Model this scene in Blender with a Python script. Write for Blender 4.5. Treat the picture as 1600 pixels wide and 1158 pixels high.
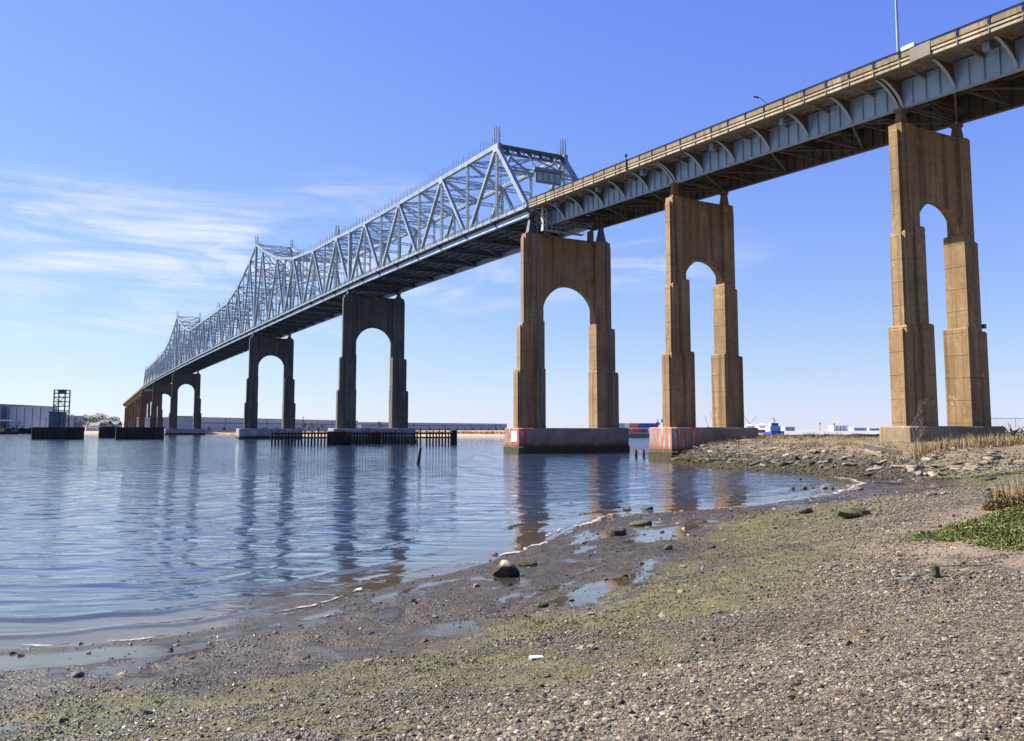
import bpy, math, random
import numpy as np
from math import radians, sin, cos, pi, sqrt
random.seed(7); rng = np.random.default_rng(7)
S = bpy.context.scene
for o in list(bpy.data.objects): bpy.data.objects.remove(o)
col = S.collection

# ------------------------------------------------------------------ camera
CAM_H = 3.59
cd = bpy.data.cameras.new('camera'); cam = bpy.data.objects.new('camera', cd); col.objects.link(cam)
cd.sensor_width = 36.0; cd.lens = 1320.37/1600*36; cd.shift_y = -0.01634
cd.clip_start = 0.1; cd.clip_end = 20000
cam.location = (0, 0, CAM_H); cam.rotation_euler = (radians(90+5.093), 0, 0)
S.camera = cam
# ------------------------------------------------------------------ sky and sun
SUN_EL = radians(43); SUN_DIR = (-0.93, 0.36)          # horizontal direction towards the sun
az = math.atan2(SUN_DIR[1], SUN_DIR[0])
W = bpy.data.worlds.new('World'); S.world = W; W.use_nodes = True
nt = W.node_tree; nt.nodes.clear()
def wn(t, **k):
    n = nt.nodes.new(t)
    for a, b in k.items(): setattr(n, a, b)
    return n
def wl(a, b): nt.links.new(a, b)
def wmath(op, a, b=None, c=None):
    n = wn('ShaderNodeMath', operation=op)
    for i, v in enumerate((a, b, c)):
        if v is None: continue
        if isinstance(v, (int, float)): n.inputs[i].default_value = v
        else: wl(v, n.inputs[i])
    return n.outputs[0]
sky = wn('ShaderNodeTexSky', sky_type='NISHITA', sun_disc=False)
sky.sun_elevation = SUN_EL; sky.sun_rotation = math.atan2(SUN_DIR[0], SUN_DIR[1])
sky.altitude = 0; sky.air_density = 1.0; sky.dust_density = 0.05; sky.ozone_density = 1.2
tint = wn('ShaderNodeMix', data_type='RGBA', blend_type='MULTIPLY'); tint.inputs[0].default_value = 1
wl(sky.outputs[0], tint.inputs[6]); tint.inputs[7].default_value = (0.95, 1.06, 4.4, 1)
# film-like shoulder on the sky so that the bright horizon keeps its colour
SHO = (10.8, 12.2, 7.4)
sps = wn('ShaderNodeSeparateColor'); wl(tint.outputs[2], sps.inputs[0]); cms = wn('ShaderNodeCombineColor')
for i in range(3): wl(wmath('MULTIPLY', wmath('SUBTRACT', 1.0, wmath('EXPONENT', wmath('MULTIPLY', sps.outputs[i], -1/SHO[i]))), SHO[i]), cms.inputs[i])
tc = wn('ShaderNodeTexCoord'); sep = wn('ShaderNodeSeparateXYZ'); wl(tc.outputs['Generated'], sep.inputs[0])
zc = wmath('ADD', wmath('MAXIMUM', sep.outputs[2], 0.0), 0.06)
px = wmath('DIVIDE', sep.outputs[0], zc); py = wmath('DIVIDE', sep.outputs[1], zc)
cmb = wn('ShaderNodeCombineXYZ'); wl(px, cmb.inputs[0]); wl(py, cmb.inputs[1])
ang = wmath('ARCTAN2', sep.outputs[0], sep.outputs[1])
cmb2 = wn('ShaderNodeCombineXYZ'); wl(wmath('MULTIPLY', ang, 5.0), cmb2.inputs[0]); wl(wmath('MULTIPLY', sep.outputs[2], 26.0), cmb2.inputs[1])
mp = wn('ShaderNodeMapping'); wl(cmb2.outputs[0], mp.inputs[0])
mp.inputs['Rotation'].default_value = (0, 0, radians(22)); mp.inputs['Location'].default_value = (3.1, 0.7, 0)
n1 = wn('ShaderNodeTexNoise'); wl(mp.outputs[0], n1.inputs['Vector']); n1.inputs['Scale'].default_value = 1.0; n1.inputs['Detail'].default_value = 8; n1.inputs['Roughness'].default_value = 0.6; n1.inputs['Distortion'].default_value = 0.7
n2 = wn('ShaderNodeTexNoise'); wl(cmb.outputs[0], n2.inputs['Vector']); n2.inputs['Scale'].default_value = 0.16; n2.inputs['Detail'].default_value = 2
mr = wn('ShaderNodeMapRange'); mr.interpolation_type = 'SMOOTHSTEP'; wl(n1.outputs[0], mr.inputs[0]); mr.inputs[1].default_value = 0.37; mr.inputs[2].default_value = 0.74
mr2 = wn('ShaderNodeMapRange'); mr2.interpolation_type = 'SMOOTHSTEP'; wl(n2.outputs[0], mr2.inputs[0]); mr2.inputs[1].default_value = 0.50; mr2.inputs[2].default_value = 0.72
# the bank of cirrus low in the west (a direction in the sky)
def bank(direction, spread, squash):
    d = np.array(direction); d = d/np.linalg.norm(d)
    sub = wn('ShaderNodeVectorMath', operation='SUBTRACT'); wl(tc.outputs['Generated'], sub.inputs[0]); sub.inputs[1].default_value = tuple(d)
    sc_ = wn('ShaderNodeVectorMath', operation='MULTIPLY'); wl(sub.outputs[0], sc_.inputs[0]); sc_.inputs[1].default_value = (1/spread, 1/spread, 1/squash)
    ln = wn('ShaderNodeVectorMath', operation='LENGTH'); wl(sc_.outputs[0], ln.inputs[0])
    m = wn('ShaderNodeMapRange'); m.interpolation_type = 'SMOOTHSTEP'; wl(ln.outputs['Value'], m.inputs[0])
    m.inputs[1].default_value = 0.2; m.inputs[2].default_value = 1.0; m.inputs[3].default_value = 1.0; m.inputs[4].default_value = 0.0
    return m.outputs[0]
def pixdir(x, y): return ((x-800)/1320, 1.0, (670-y)/1320)
b = wmath('ADD', wmath('MULTIPLY', bank(pixdir(120, 365), 0.50, 0.075), 1.35), wmath('MULTIPLY', bank(pixdir(430, 390), 0.25, 0.045), 1.0))
b = wmath('ADD', b, wmath('MULTIPLY', bank(pixdir(260, 505), 0.25, 0.03), 0.6))
b = wmath('ADD', b, wmath('MULTIPLY', bank(pixdir(720, 440), 0.22, 0.045), 0.9))
b = wmath('ADD', b, wmath('MULTIPLY', bank(pixdir(560, 300), 0.16, 0.04), 0.35))
b = wmath('ADD', b, wmath('MULTIPLY', bank(pixdir(1000, 400), 0.18, 0.05), 0.7))
b = wmath('ADD', b, wmath('MULTIPLY', bank(pixdir(200, 500), 0.4, 0.09), 0.3))
b = wmath('ADD', b, wmath('MULTIPLY', mr2.outputs[0], 0.25))
mpf = wn('ShaderNodeMapping'); wl(cmb2.outputs[0], mpf.inputs[0]); mpf.inputs['Rotation'].default_value = (0, 0, radians(16)); mpf.inputs['Scale'].default_value = (1.2, 4.5, 1)
n3 = wn('ShaderNodeTexNoise'); wl(mpf.outputs[0], n3.inputs['Vector']); n3.inputs['Scale'].default_value = 1.3; n3.inputs['Detail'].default_value = 6; n3.inputs['Roughness'].default_value = 0.6; n3.inputs['Distortion'].default_value = 0.6
mr3 = wn('ShaderNodeMapRange'); mr3.interpolation_type = 'SMOOTHSTEP'; wl(n3.outputs[0], mr3.inputs[0]); mr3.inputs[1].default_value = 0.3; mr3.inputs[2].default_value = 0.7; mr3.inputs[3].default_value = 0.35; mr3.inputs[4].default_value = 1.0
cm0 = wmath('MULTIPLY', wmath('MULTIPLY', mr.outputs[0], b), mr3.outputs[0])
cm = wmath('MULTIPLY', wmath('SUBTRACT', 1.0, wmath('EXPONENT', wmath("MULTIPLY", cm0, -1.35))), 1.0)
cl = wn('ShaderNodeMix', data_type='RGBA'); wl(cm, cl.inputs[0]); wl(cms.outputs[0], cl.inputs[6]); cl.inputs[7].default_value = (6.7, 7.0, 7.35, 1)
bg = wn('ShaderNodeBackground'); bg.inputs[1].default_value = 0.05; wl(cl.outputs[2], bg.inputs[0])
wo = wn('ShaderNodeOutputWorld'); wl(bg.outputs[0], wo.inputs[0])
sl = bpy.data.lights.new('sun', 'SUN'); sl.energy = 5.0; sl.angle = radians(0.53); sl.color = (1.0, 0.93, 0.82)
so = bpy.data.objects.new('sun', sl); col.objects.link(so)
from mathutils import Vector, Matrix
sd = Vector((SUN_DIR[0]*cos(SUN_EL), SUN_DIR[1]*cos(SUN_EL), sin(SUN_EL)))
so.rotation_euler = sd.to_track_quat('Z', 'Y').to_euler(); so.location = (-60, 20, 80)
S.view_settings.view_transform = 'Standard'; S.view_settings.look = 'None'; S.view_settings.exposure = 1.45; S.view_settings.gamma = 1.0
S.render.engine = 'CYCLES'
S.cycles.max_bounces = 4; S.cycles.diffuse_bounces = 2; S.cycles.glossy_bounces = 3; S.cycles.use_adaptive_sampling = True; S.cycles.adaptive_threshold = 0.02; S.cycles.transparent_max_bounces = 4

# ------------------------------------------------------------------ materials
M = {}
def newmat(name, base, rough=0.8, metal=0.0, spec=0.5):
    m = bpy.data.materials.new(name); m.use_nodes = True
    bs = m.node_tree.nodes['Principled BSDF']
    bs.inputs['Base Color'].default_value = (*base, 1); bs.inputs['Roughness'].default_value = rough
    bs.inputs['Metallic'].default_value = metal; bs.inputs['Specular IOR Level'].default_value = spec
    M[name] = m
    return m, m.node_tree, bs
class NB:
    """small node helper"""
    def __init__(s, t): s.t = t
    def n(s, typ, **k):
        x = s.t.nodes.new(typ)
        for a, b in k.items(): setattr(x, a, b)
        return x
    def l(s, a, b): s.t.links.new(a, b)
    def coord(s, kind='Object', scale=(1, 1, 1), rot=(0, 0, 0)):
        if kind == 'Position': src = s.n('ShaderNodeNewGeometry').outputs['Position']
        else: src = s.n('ShaderNodeTexCoord').outputs[kind]
        m = s.n('ShaderNodeMapping'); s.l(src, m.inputs[0]); m.inputs['Scale'].default_value = scale; m.inputs['Rotation'].default_value = rot
        return m.outputs[0]
    def noise(s, vec, scale, detail=4, rough=0.55, dist=0.0):
        x = s.n('ShaderNodeTexNoise'); s.l(vec, x.inputs['Vector']); x.inputs['Scale'].default_value = scale
        x.inputs['Detail'].default_value = detail; x.inputs['Roughness'].default_value = rough; x.inputs['Distortion'].default_value = dist
        return x.outputs[0]
    def ramp(s, fac, stops):
        r = s.n('ShaderNodeValToRGB'); s.l(fac, r.inputs[0]); e = r.color_ramp.elements
        while len(e) < len(stops): e.new(0.5)
        for i, (p, c) in enumerate(stops):
            e[i].position = p; e[i].color = (*c, 1) if len(c) == 3 else c
        return r.outputs[0]
    def rng(s, v, a, b, c=0.0, d=1.0, smooth=True):
        m = s.n('ShaderNodeMapRange'); m.interpolation_type = 'SMOOTHSTEP' if smooth else 'LINEAR'
        if isinstance(v, (int, float)): m.inputs[0].default_value = v
        else: s.l(v, m.inputs[0])
        for i, q in enumerate((a, b, c, d)): m.inputs[i+1].default_value = q
        return m.outputs[0]
    def mix(s, f, a, b, mode='MIX'):
        m = s.n('ShaderNodeMix', data_type='RGBA', blend_type=mode)
        for i, v in ((0, f), (6, a), (7, b)):
            if isinstance(v, (int, float)): m.inputs[i].default_value = v
            elif isinstance(v, tuple): m.inputs[i].default_value = (*v, 1) if len(v) == 3 else v
            else: s.l(v, m.inputs[i])
        return m.outputs[2]
    def m(s, op, a, b=None):
        n = s.n('ShaderNodeMath', operation=op)
        for i, v in enumerate((a, b)):
            if v is None: continue
            if isinstance(v, (int, float)): n.inputs[i].default_value = v
            else: s.l(v, n.inputs[i])
        return n.outputs[0]
    def bump(s, h, strength=0.5, dist=0.05, normal=None):
        b = s.n('ShaderNodeBump'); s.l(h, b.inputs['Height']); b.inputs['Strength'].default_value = strength; b.inputs['Distance'].default_value = dist
        if normal is not None: s.l(normal, b.inputs['Normal'])
        return b.outputs[0]
    def sepz(s, vec):
        x = s.n('ShaderNodeSeparateXYZ'); s.l(vec, x.inputs[0]); return x.outputs

def concrete(name, c1, c2, c3, streak=(0.10, 0.07, 0.045), rough=0.9, lines=True):
    m, t, bs = newmat(name, c1, rough, spec=0.25); N = NB(t)
    p = N.coord('Position')
    big = N.noise(p, 0.18, 5, 0.6, 0.3); fine = N.noise(p, 2.2, 6, 0.65)
    c = N.ramp(big, [(0.3, c2), (0.52, c1), (0.72, c3)])
    ps = N.coord('Position', (1.4, 1.4, 0.05)); st = N.noise(ps, 1.0, 5, 0.65, 0.4)
    c = N.mix(N.rng(st, 0.47, 0.68, 0, 0.85), c, streak)
    ps2 = N.coord('Position', (0.8, 0.8, 0.1)); st2 = N.noise(ps2, 0.9, 4, 0.6)
    c = N.mix(N.rng(st2, 0.56, 0.75, 0, 0.35), c, tuple(min(1, x*1.7) for x in c3))
    c = N.mix(N.rng(fine, 0.3, 0.7, 0.0, 0.5), c, tuple(x*0.55 for x in c1))
    blot = N.noise(p, 0.75, 6, 0.7, 0.8); c = N.mix(N.rng(blot, 0.52, 0.70, 0, 0.32), c, tuple(x*0.5 for x in c2))
    spall = N.noise(p, 1.5, 3, 0.5, 1.5); c = N.mix(N.rng(spall, 0.66, 0.70, 0, 0.5), c, tuple(min(1, x*1.35) for x in c3))
    h = fine
    if lines:
        z = N.sepz(p)[2]
        fr = N.m('FRACT', N.m('DIVIDE', z, 2.05))
        ln = N.m('MULTIPLY', N.rng(fr, 0.0, 0.035, 1, 0), 1.0)
        wob = N.rng(N.noise(p, 0.7, 3), 0.3, 0.55)
        c = N.mix(N.m('MULTIPLY', N.m('MULTIPLY', ln, wob), 0.8), c, tuple(x*0.45 for x in c2))
        fb = N.m('FRACT', N.m('DIVIDE', z, 0.2)); bl = N.rng(fb, 0.0, 0.12, 1, 0)
        h = N.m('SUBTRACT', N.m('MULTIPLY', fine, 1.0), N.m('ADD', N.m('MULTIPLY', ln, 0.8), N.m('MULTIPLY', bl, 0.16)))
    t.links.new(c, bs.inputs['Base Color']); t.links.new(N.bump(h, 0.5, 0.05), bs.inputs['Normal'])
    return m
concrete('concrete_tan', (0.265, 0.172, 0.088), (0.18, 0.114, 0.058), (0.33, 0.228, 0.13), (0.085, 0.052, 0.029))
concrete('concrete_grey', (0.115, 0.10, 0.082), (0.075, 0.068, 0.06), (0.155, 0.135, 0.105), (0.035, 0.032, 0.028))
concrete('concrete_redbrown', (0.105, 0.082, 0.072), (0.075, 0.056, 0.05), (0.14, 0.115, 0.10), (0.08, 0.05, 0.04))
concrete('parapet', (0.235, 0.175, 0.10), (0.165, 0.12, 0.068), (0.29, 0.23, 0.145), (0.10, 0.065, 0.035), lines=False)
concrete('fascia_light', (0.38, 0.32, 0.22), (0.29, 0.24, 0.16), (0.45, 0.39, 0.29), (0.16, 0.11, 0.06), lines=False)
concrete('soffit', (0.23, 0.19, 0.14), (0.15, 0.12, 0.085), (0.30, 0.26, 0.20), (0.12, 0.075, 0.04), lines=False)
concrete('dark_timber', (0.035, 0.028, 0.024), (0.02, 0.017, 0.015), (0.06, 0.045, 0.035), (0.012, 0.01, 0.01), lines=False)
concrete('timber_pale', (0.30, 0.24, 0.17), (0.22, 0.17, 0.12), (0.40, 0.33, 0.25), (0.12, 0.09, 0.06), lines=False)

def pedestal_mat(name, upper, red, redamt):
    m, t, bs = newmat(name, upper, 0.85, spec=0.3); N = NB(t); p = N.coord('Position')
    z = N.sepz(p)[2]; big = N.noise(p, 0.5, 6, 0.65, 0.4); fine = N.noise(p, 3.0, 5)
    ps = N.coord('Position', (2.2, 2.2, 0.25)); st = N.noise(ps, 1.0, 5, 0.7)
    c = N.ramp(big, [(0.3, tuple(x*0.6 for x in upper)), (0.55, upper), (0.75, tuple(min(1, x*1.4) for x in upper))])
    if redamt:
        # remains of red and white paint on the ends, heavier towards the outer end (a painted band, peeled)
        vx = N.sepz(N.coord('Object'))[0]
        endm = N.rng(vx, *redamt[:2], 1.0, 0.06) if isinstance(redamt, tuple) else redamt
        r = N.m('MULTIPLY', N.rng(st, 0.42, 0.58), endm)
        c = N.mix(r, c, red)
        c = N.mix(N.m('MULTIPLY', N.rng(N.noise(ps, 1.7, 5), 0.56, 0.64), endm), c, (0.42, 0.37, 0.33))
        lowr = N.m('MULTIPLY', N.rng(N.m('ADD', z, N.m('MULTIPLY', big, 0.9)), 1.7, 2.3, 0.85, 0.0), 1.0)
        c = N.mix(N.m('MULTIPLY', lowr, 0.75), c, tuple(x*0.55 for x in red))
    else:
        c = N.mix(N.rng(st, 0.5, 0.7, 0, 0.6), c, tuple(x*0.45 for x in upper))
    # tide band: weed and wet mud up to the high-water line
    tide = N.rng(N.m('ADD', z, N.m('MULTIPLY', big, 0.5)), 1.25, 1.6, 1.0, 0.0)
    c = N.mix(N.m('MULTIPLY', tide, 0.95), c, N.ramp(fine, [(0.3, (0.012, 0.013, 0.008)), (0.6, (0.045, 0.045, 0.02)), (0.8, (0.09, 0.085, 0.035))]))
    t.links.new(c, bs.inputs['Base Color']); t.links.new(N.bump(fine, 0.6, 0.06), bs.inputs['Normal'])
pedestal_mat('pedestal_red', (0.20, 0.17, 0.145), (0.33, 0.06, 0.035), (0.9, 3.2))
pedestal_mat('pedestal_redish', (0.24, 0.20, 0.165), (0.36, 0.10, 0.055), (2.2, 6.0))
pedestal_mat('pedestal_grey', (0.25, 0.245, 0.24), (0, 0, 0), 0)
concrete('pedestal_tan', (0.26, 0.20, 0.125), (0.18, 0.135, 0.085), (0.32, 0.26, 0.18), (0.16, 0.12, 0.08), lines=False)

def steel(name, base, rough=0.5, rust=0.3, metal=0.0):
    m, t, bs = newmat(name, base, rough, metal, 0.5); N = NB(t); p = N.coord('Position')
    big = N.noise(p, 0.35, 5, 0.6); ps = N.coord('Position', (1.6, 1.6, 0.25)); st = N.noise(ps, 1.2, 6, 0.7)
    c = N.ramp(big, [(0.3, tuple(x*0.78 for x in base)), (0.6, base), (0.8, tuple(min(1, x*1.15) for x in base))])
    c = N.mix(N.rng(st, 0.56, 0.76, 0, rust), c, (0.13, 0.06, 0.03))
    t.links.new(c, bs.inputs['Base Color'])
    t.links.new(N.rng(big, 0.3, 0.7, rough-0.1, rough+0.15), bs.inputs['Roughness'])
    t.links.new(N.bump(N.noise(p, 6, 3), 0.15, 0.01), bs.inputs['Normal'])
steel('steel_blue', (0.29, 0.375, 0.475), 0.5, 0.65)
steel('steel_pale', (0.20, 0.255, 0.31), 0.45, 0.55)
steel('steel_dark', (0.055, 0.07, 0.09), 0.5, 0.3)
steel('steel_rail', (0.014, 0.02, 0.036), 0.85, 0.1); M['steel_rail'].node_tree.nodes['Principled BSDF'].inputs['Specular IOR Level'].default_value = 0.05
steel('steel_rust', (0.17, 0.095, 0.055), 0.8, 0.7)
steel('steel_under', (0.11, 0.085, 0.065), 0.7, 0.8)  # dark rusty steel; its darkness also paints shade on bracket webs and far girder
steel('bracket_grey', (0.36, 0.36, 0.34), 0.55, 0.45)
steel('pipe_blue', (0.10, 0.14, 0.20), 0.5, 0.2)
steel('white_paint', (0.78, 0.78, 0.76), 0.5, 0.08)
steel('tank_red', (0.30, 0.10, 0.08), 0.6, 0.3)
steel('hull_blue', (0.02, 0.09, 0.42), 0.4, 0.1)
steel('crane_grey', (0.42, 0.45, 0.48), 0.5, 0.2)
for nm, c_ in dict(box_red=(0.50, 0.06, 0.045), box_blue=(0.02, 0.06, 0.28), box_teal=(0.16, 0.42, 0.36), box_white=(0.62, 0.66, 0.70), box_orange=(0.50, 0.16, 0.06)).items():
    steel(nm, c_, 0.5, 0.15)
steel('sign_white', (0.82, 0.82, 0.80), 0.5, 0.05)
steel('wall_blue', (0.30, 0.37, 0.48), 0.6, 0.05)
steel('wall_pale', (0.33, 0.39, 0.48), 0.6, 0.05)
steel('roof_pale', (0.42, 0.46, 0.52), 0.6, 0.05)
steel('band_dark', (0.07, 0.10, 0.16), 0.6, 0.05)
steel('hut_yellow', (0.55, 0.36, 0.04), 0.6, 0.1)
newmat('glass_dark', (0.02, 0.025, 0.03), 0.12, 0, 0.6)
newmat('marker_red', (0.6, 0.03, 0.03), 0.5)
newmat('marker_yellow', (0.6, 0.36, 0.02), 0.6)
newmat('lettering_grey', (0.25, 0.27, 0.30), 0.7)
newmat('plastic_white', (0.8, 0.82, 0.84), 0.35)

def rockmat(name, c1, c2, c3, rough=0.85, scale=3.0):
    m, t, bs = newmat(name, c1, rough, spec=0.35); N = NB(t); p = N.coord('Position')
    a = N.noise(p, scale, 6, 0.65, 0.3); f = N.noise(p, scale*7, 4, 0.6)
    c = N.ramp(a, [(0.3, c2), (0.5, c1), (0.68, c3)])
    c = N.mix(N.rng(f, 0.35, 0.7, 0, 0.5), c, tuple(x*0.5 for x in c1))
    oi = N.n('ShaderNodeObjectInfo'); hv = N.n('ShaderNodeHueSaturation'); N.l(c, hv.inputs['Color']); N.l(N.rng(oi.outputs['Random'], 0, 1, 0.65, 1.3, False), hv.inputs['Value'])
    t.links.new(hv.outputs[0], bs.inputs['Base Color']); t.links.new(N.bump(N.m('ADD', a, N.m('MULTIPLY', f, 0.3)), 0.8, 0.08), bs.inputs['Normal'])
rockmat('rock_tan', (0.22, 0.175, 0.125), (0.13, 0.10, 0.07), (0.32, 0.27, 0.21))
rockmat('rock_grey', (0.17, 0.16, 0.145), (0.09, 0.085, 0.08), (0.25, 0.24, 0.22))
rockmat('rock_moss', (0.08, 0.08, 0.035), (0.035, 0.036, 0.018), (0.15, 0.145, 0.075))
rockmat('rock_dark', (0.07, 0.065, 0.055), (0.03, 0.028, 0.024), (0.16, 0.15, 0.12))
def pale_top(name):
    m, t, bs = newmat(name, (0.1, 0.1, 0.08), 0.85, spec=0.3); N = NB(t); p = N.coord('Position')
    a = N.noise(p, 5, 6, 0.65); f = N.noise(p, 28, 4, 0.6)
    dark = N.ramp(a, [(0.35, (0.02, 0.018, 0.014)), (0.7, (0.07, 0.06, 0.045))])
    top = N.ramp(a, [(0.3, (0.16, 0.17, 0.08)), (0.55, (0.30, 0.29, 0.19)), (0.75, (0.45, 0.43, 0.33))])
    z = N.sepz(N.coord('Object'))[2]
    c = N.mix(N.rng(N.m('ADD', z, N.m('MULTIPLY', a, 0.14)), 0.20, 0.30), dark, top)  # dark low down, pale greenish higher up
    t.links.new(c, bs.inputs['Base Color']); t.links.new(N.bump(N.m('ADD', a, N.m('MULTIPLY', f, 0.25)), 0.8, 0.05), bs.inputs['Normal'])
pale_top('rock_pale_top')

def leafmat(name, c1, c2, c3, rough=0.7):
    m, t, bs = newmat(name, c1, rough, spec=0.25); N = NB(t); p = N.coord('Position')
    g = N.n('ShaderNodeNewGeometry')
    a = N.noise(p, 1.3, 4, 0.6); r = N.m('ADD', N.m('MULTIPLY', a, 0.6), N.m('MULTIPLY', g.outputs['Random Per Island'], 0.4))
    c = N.ramp(r, [(0.3, c2), (0.5, c1), (0.7, c3)])
    t.links.new(c, bs.inputs['Base Color'])
leafmat('grass_dry', (0.29, 0.215, 0.115), (0.18, 0.125, 0.06), (0.38, 0.30, 0.18))
leafmat('grass_mixed', (0.15, 0.11, 0.055), (0.08, 0.06, 0.03), (0.25, 0.19, 0.10))
leafmat('mat_green', (0.10, 0.125, 0.024), (0.04, 0.058, 0.013), (0.20, 0.17, 0.06))
leafmat('mat_algae', (0.09, 0.11, 0.025), (0.05, 0.06, 0.02), (0.15, 0.16, 0.05))
leafmat('shrub_brown', (0.12, 0.085, 0.03), (0.05, 0.035, 0.015), (0.20, 0.14, 0.05))
leafmat('twig', (0.16, 0.125, 0.10), (0.10, 0.08, 0.06), (0.22, 0.18, 0.15))
leafmat('tree_far', (0.075, 0.085, 0.085), (0.045, 0.055, 0.055), (0.12, 0.12, 0.11))
leafmat('reed', (0.36, 0.23, 0.11), (0.25, 0.15, 0.07), (0.45, 0.31, 0.17))

# ------------------------------------------------------------------ mesh helpers
class MB:
    def __init__(s): s.v = []; s.f = []
    def quad(s, pts):
        n = len(s.v); s.v += [tuple(p) for p in pts]; s.f.append(tuple(range(n, n+len(pts))))
    def hexa(s, b4, t4):
        n = len(s.v); s.v += [tuple(p) for p in b4]+[tuple(p) for p in t4]
        s.f += [(n+3, n+2, n+1, n), (n+4, n+5, n+6, n+7)]
        for i in range(4):
            j = (i+1) % 4; s.f.append((n+i, n+j, n+4+j, n+4+i))
        return s
    def box(s, x0, x1, y0, y1, z0, z1, sl=0.0, inset=0.0):
        """sl: rise per metre along y (a deck on a grade)"""
        a, c = y0*sl, y1*sl; i = inset
        return s.hexa([(x0, y0, z0+a), (x1, y0, z0+a), (x1, y1, z0+c), (x0, y1, z0+c)],
                      [(x0+i, y0+i, z1+a), (x1-i, y0+i, z1+a), (x1-i, y1-i, z1+c), (x0+i, y1-i, z1+c)])
    def beam(s, p0, p1, w, h, up=(0, 0, 1)):
        p0 = Vector(p0); p1 = Vector(p1); d = (p1-p0)
        if d.length < 1e-6: return s
        d.normalize(); u = Vector(up)
        if abs(d.dot(u)) > 0.98: u = Vector((1, 0, 0)) if abs(d.x) < 0.9 else Vector((0, 1, 0))
        r = d.cross(u).normalized(); u = r.cross(d).normalized()
        r *= w/2; u *= h/2
        return s.hexa([p0-r-u, p0+r-u, p0+r+u, p0-r+u], [p1-r-u, p1+r-u, p1+r+u, p1-r+u])
    def tube(s, p0, p1, r0, r1=None, n=8):
        r1 = r0 if r1 is None else r1
        p0 = Vector(p0); p1 = Vector(p1); d = (p1-p0).normalized()
        a = d.orthogonal().normalized(); b = d.cross(a); k = len(s.v)
        for i in range(n):
            t = 2*pi*i/n; s.v.append(tuple(p0+(a*cos(t)+b*sin(t))*r0))
        for i in range(n):
            t = 2*pi*i/n; s.v.append(tuple(p1+(a*cos(t)+b*sin(t))*r1))
        for i in range(n): s.f.append((k+i, k+(i+1) % n, k+n+(i+1) % n, k+n+i))
        s.f.append(tuple(k+i for i in range(n-1, -1, -1))); s.f.append(tuple(k+n+i for i in range(n)))
        return s
    def prism(s, poly, axis, a0, a1):
        """poly of (p,q); axis 'x': (x,p=y,q=z); axis 'y': (p=x,y,q=z)"""
        n = len(poly); k = len(s.v)
        for a in (a0, a1):
            for p, q in poly: s.v.append((a, p, q) if axis == 'x' else (p, a, q) if axis == 'y' else (p, q, a))
        for i in range(n): s.f.append((k+i, k+(i+1) % n, k+n+(i+1) % n, k+n+i))
        s.f.append(tuple(k+i for i in range(n-1, -1, -1))); s.f.append(tuple(k+n+i for i in range(n)))
        return s
    def lattice(s, p0, p1, w, h, n, c=0.12, b=0.07, up=(0, 0, 1), faces=2):
        """laced member: four corner angles and zigzag bars on two faces"""
        p0 = Vector(p0); p1 = Vector(p1); d = (p1-p0).normalized(); u = Vector(up)
        if abs(d.dot(u)) > 0.98: u = Vector((0, 1, 0))
        r = d.cross(u).normalized(); u = r.cross(d).normalized()
        R = r*(w/2-c/2); U = u*(h/2-c/2)
        for a in (-1, 1):
            for e in (-1, 1): s.beam(p0+R*a+U*e, p1+R*a+U*e, c, c, up)
        for a in ((-1, 1) if faces == 2 else (1,)):
            for i in range(n):
                q0 = p0.lerp(p1, i/n); q1 = p0.lerp(p1, (i+1)/n); e = 1 if i % 2 else -1
                s.beam(q0+R*a+U*e, q1+R*a-U*e, b*0.5, b, up)
        return s
    def mesh(s, name, mat, org=(0, 0, 0), smooth=False):
        me = bpy.data.meshes.new(name); o = Vector(org)
        me.from_pydata([tuple(Vector(p)-o) for p in s.v], [], s.f)
        me.materials.append(M[mat] if isinstance(mat, str) else mat)
        if smooth: me.polygons.foreach_set('use_smooth', [True]*len(me.polygons))
        me.update()
        return me
    def build(s, name, mat, parent=None, org=None, smooth=False, label=None):
        me = s.mesh(name, mat, org if org is not None else (0, 0, 0), smooth)
        return put(name, me, parent, label=label)
def put(name, me, parent=None, loc=(0, 0, 0), rot=(0, 0, 0), label=None):
    o = bpy.data.objects.new(name, me); col.objects.link(o); o.location = loc; o.rotation_euler = rot
    if parent: o.parent = parent
    if label: o['label'] = label
    return o
def tag(o, label=None, cat=None, group=None, kind=None):
    if label: o['label'] = label
    if cat: o['category'] = cat
    if group: o['group'] = group
    if kind: o['kind'] = kind
    return o
def thing(name, loc, label, cat, group=None, rz=0.0):
    o = bpy.data.objects.new(name, None); col.objects.link(o); o.location = loc; o.rotation_euler = (0, 0, rz); o.empty_display_size = 0.2
    return tag(o, label, cat, group)
# bridge frame: local x = v (across), local y = s (along, away from the camera)
TH = radians(28.4034); BO = Vector((1.897, 126.976, 0))
def BW(v, s, z=0.0): return (BO.x+v*cos(TH)-s*sin(TH), BO.y+v*sin(TH)+s*cos(TH), z)
def bthing(name, v, s, z, label, cat, group=None): return thing(name, BW(v, s, z), label, cat, group, TH)
def pix(x, y, z):
    """world point at height z under a pixel of the 1600-wide photograph (survey of positions)"""
    a = (x-800)/1320.37; b_ = (552.86-y)/1320.37; c, s_ = cos(radians(5.093)), sin(radians(5.093))
    d = (a, c-b_*s_, s_+b_*c); t = (z-CAM_H)/d[2]; return (d[0]*t, d[1]*t, z)

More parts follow.
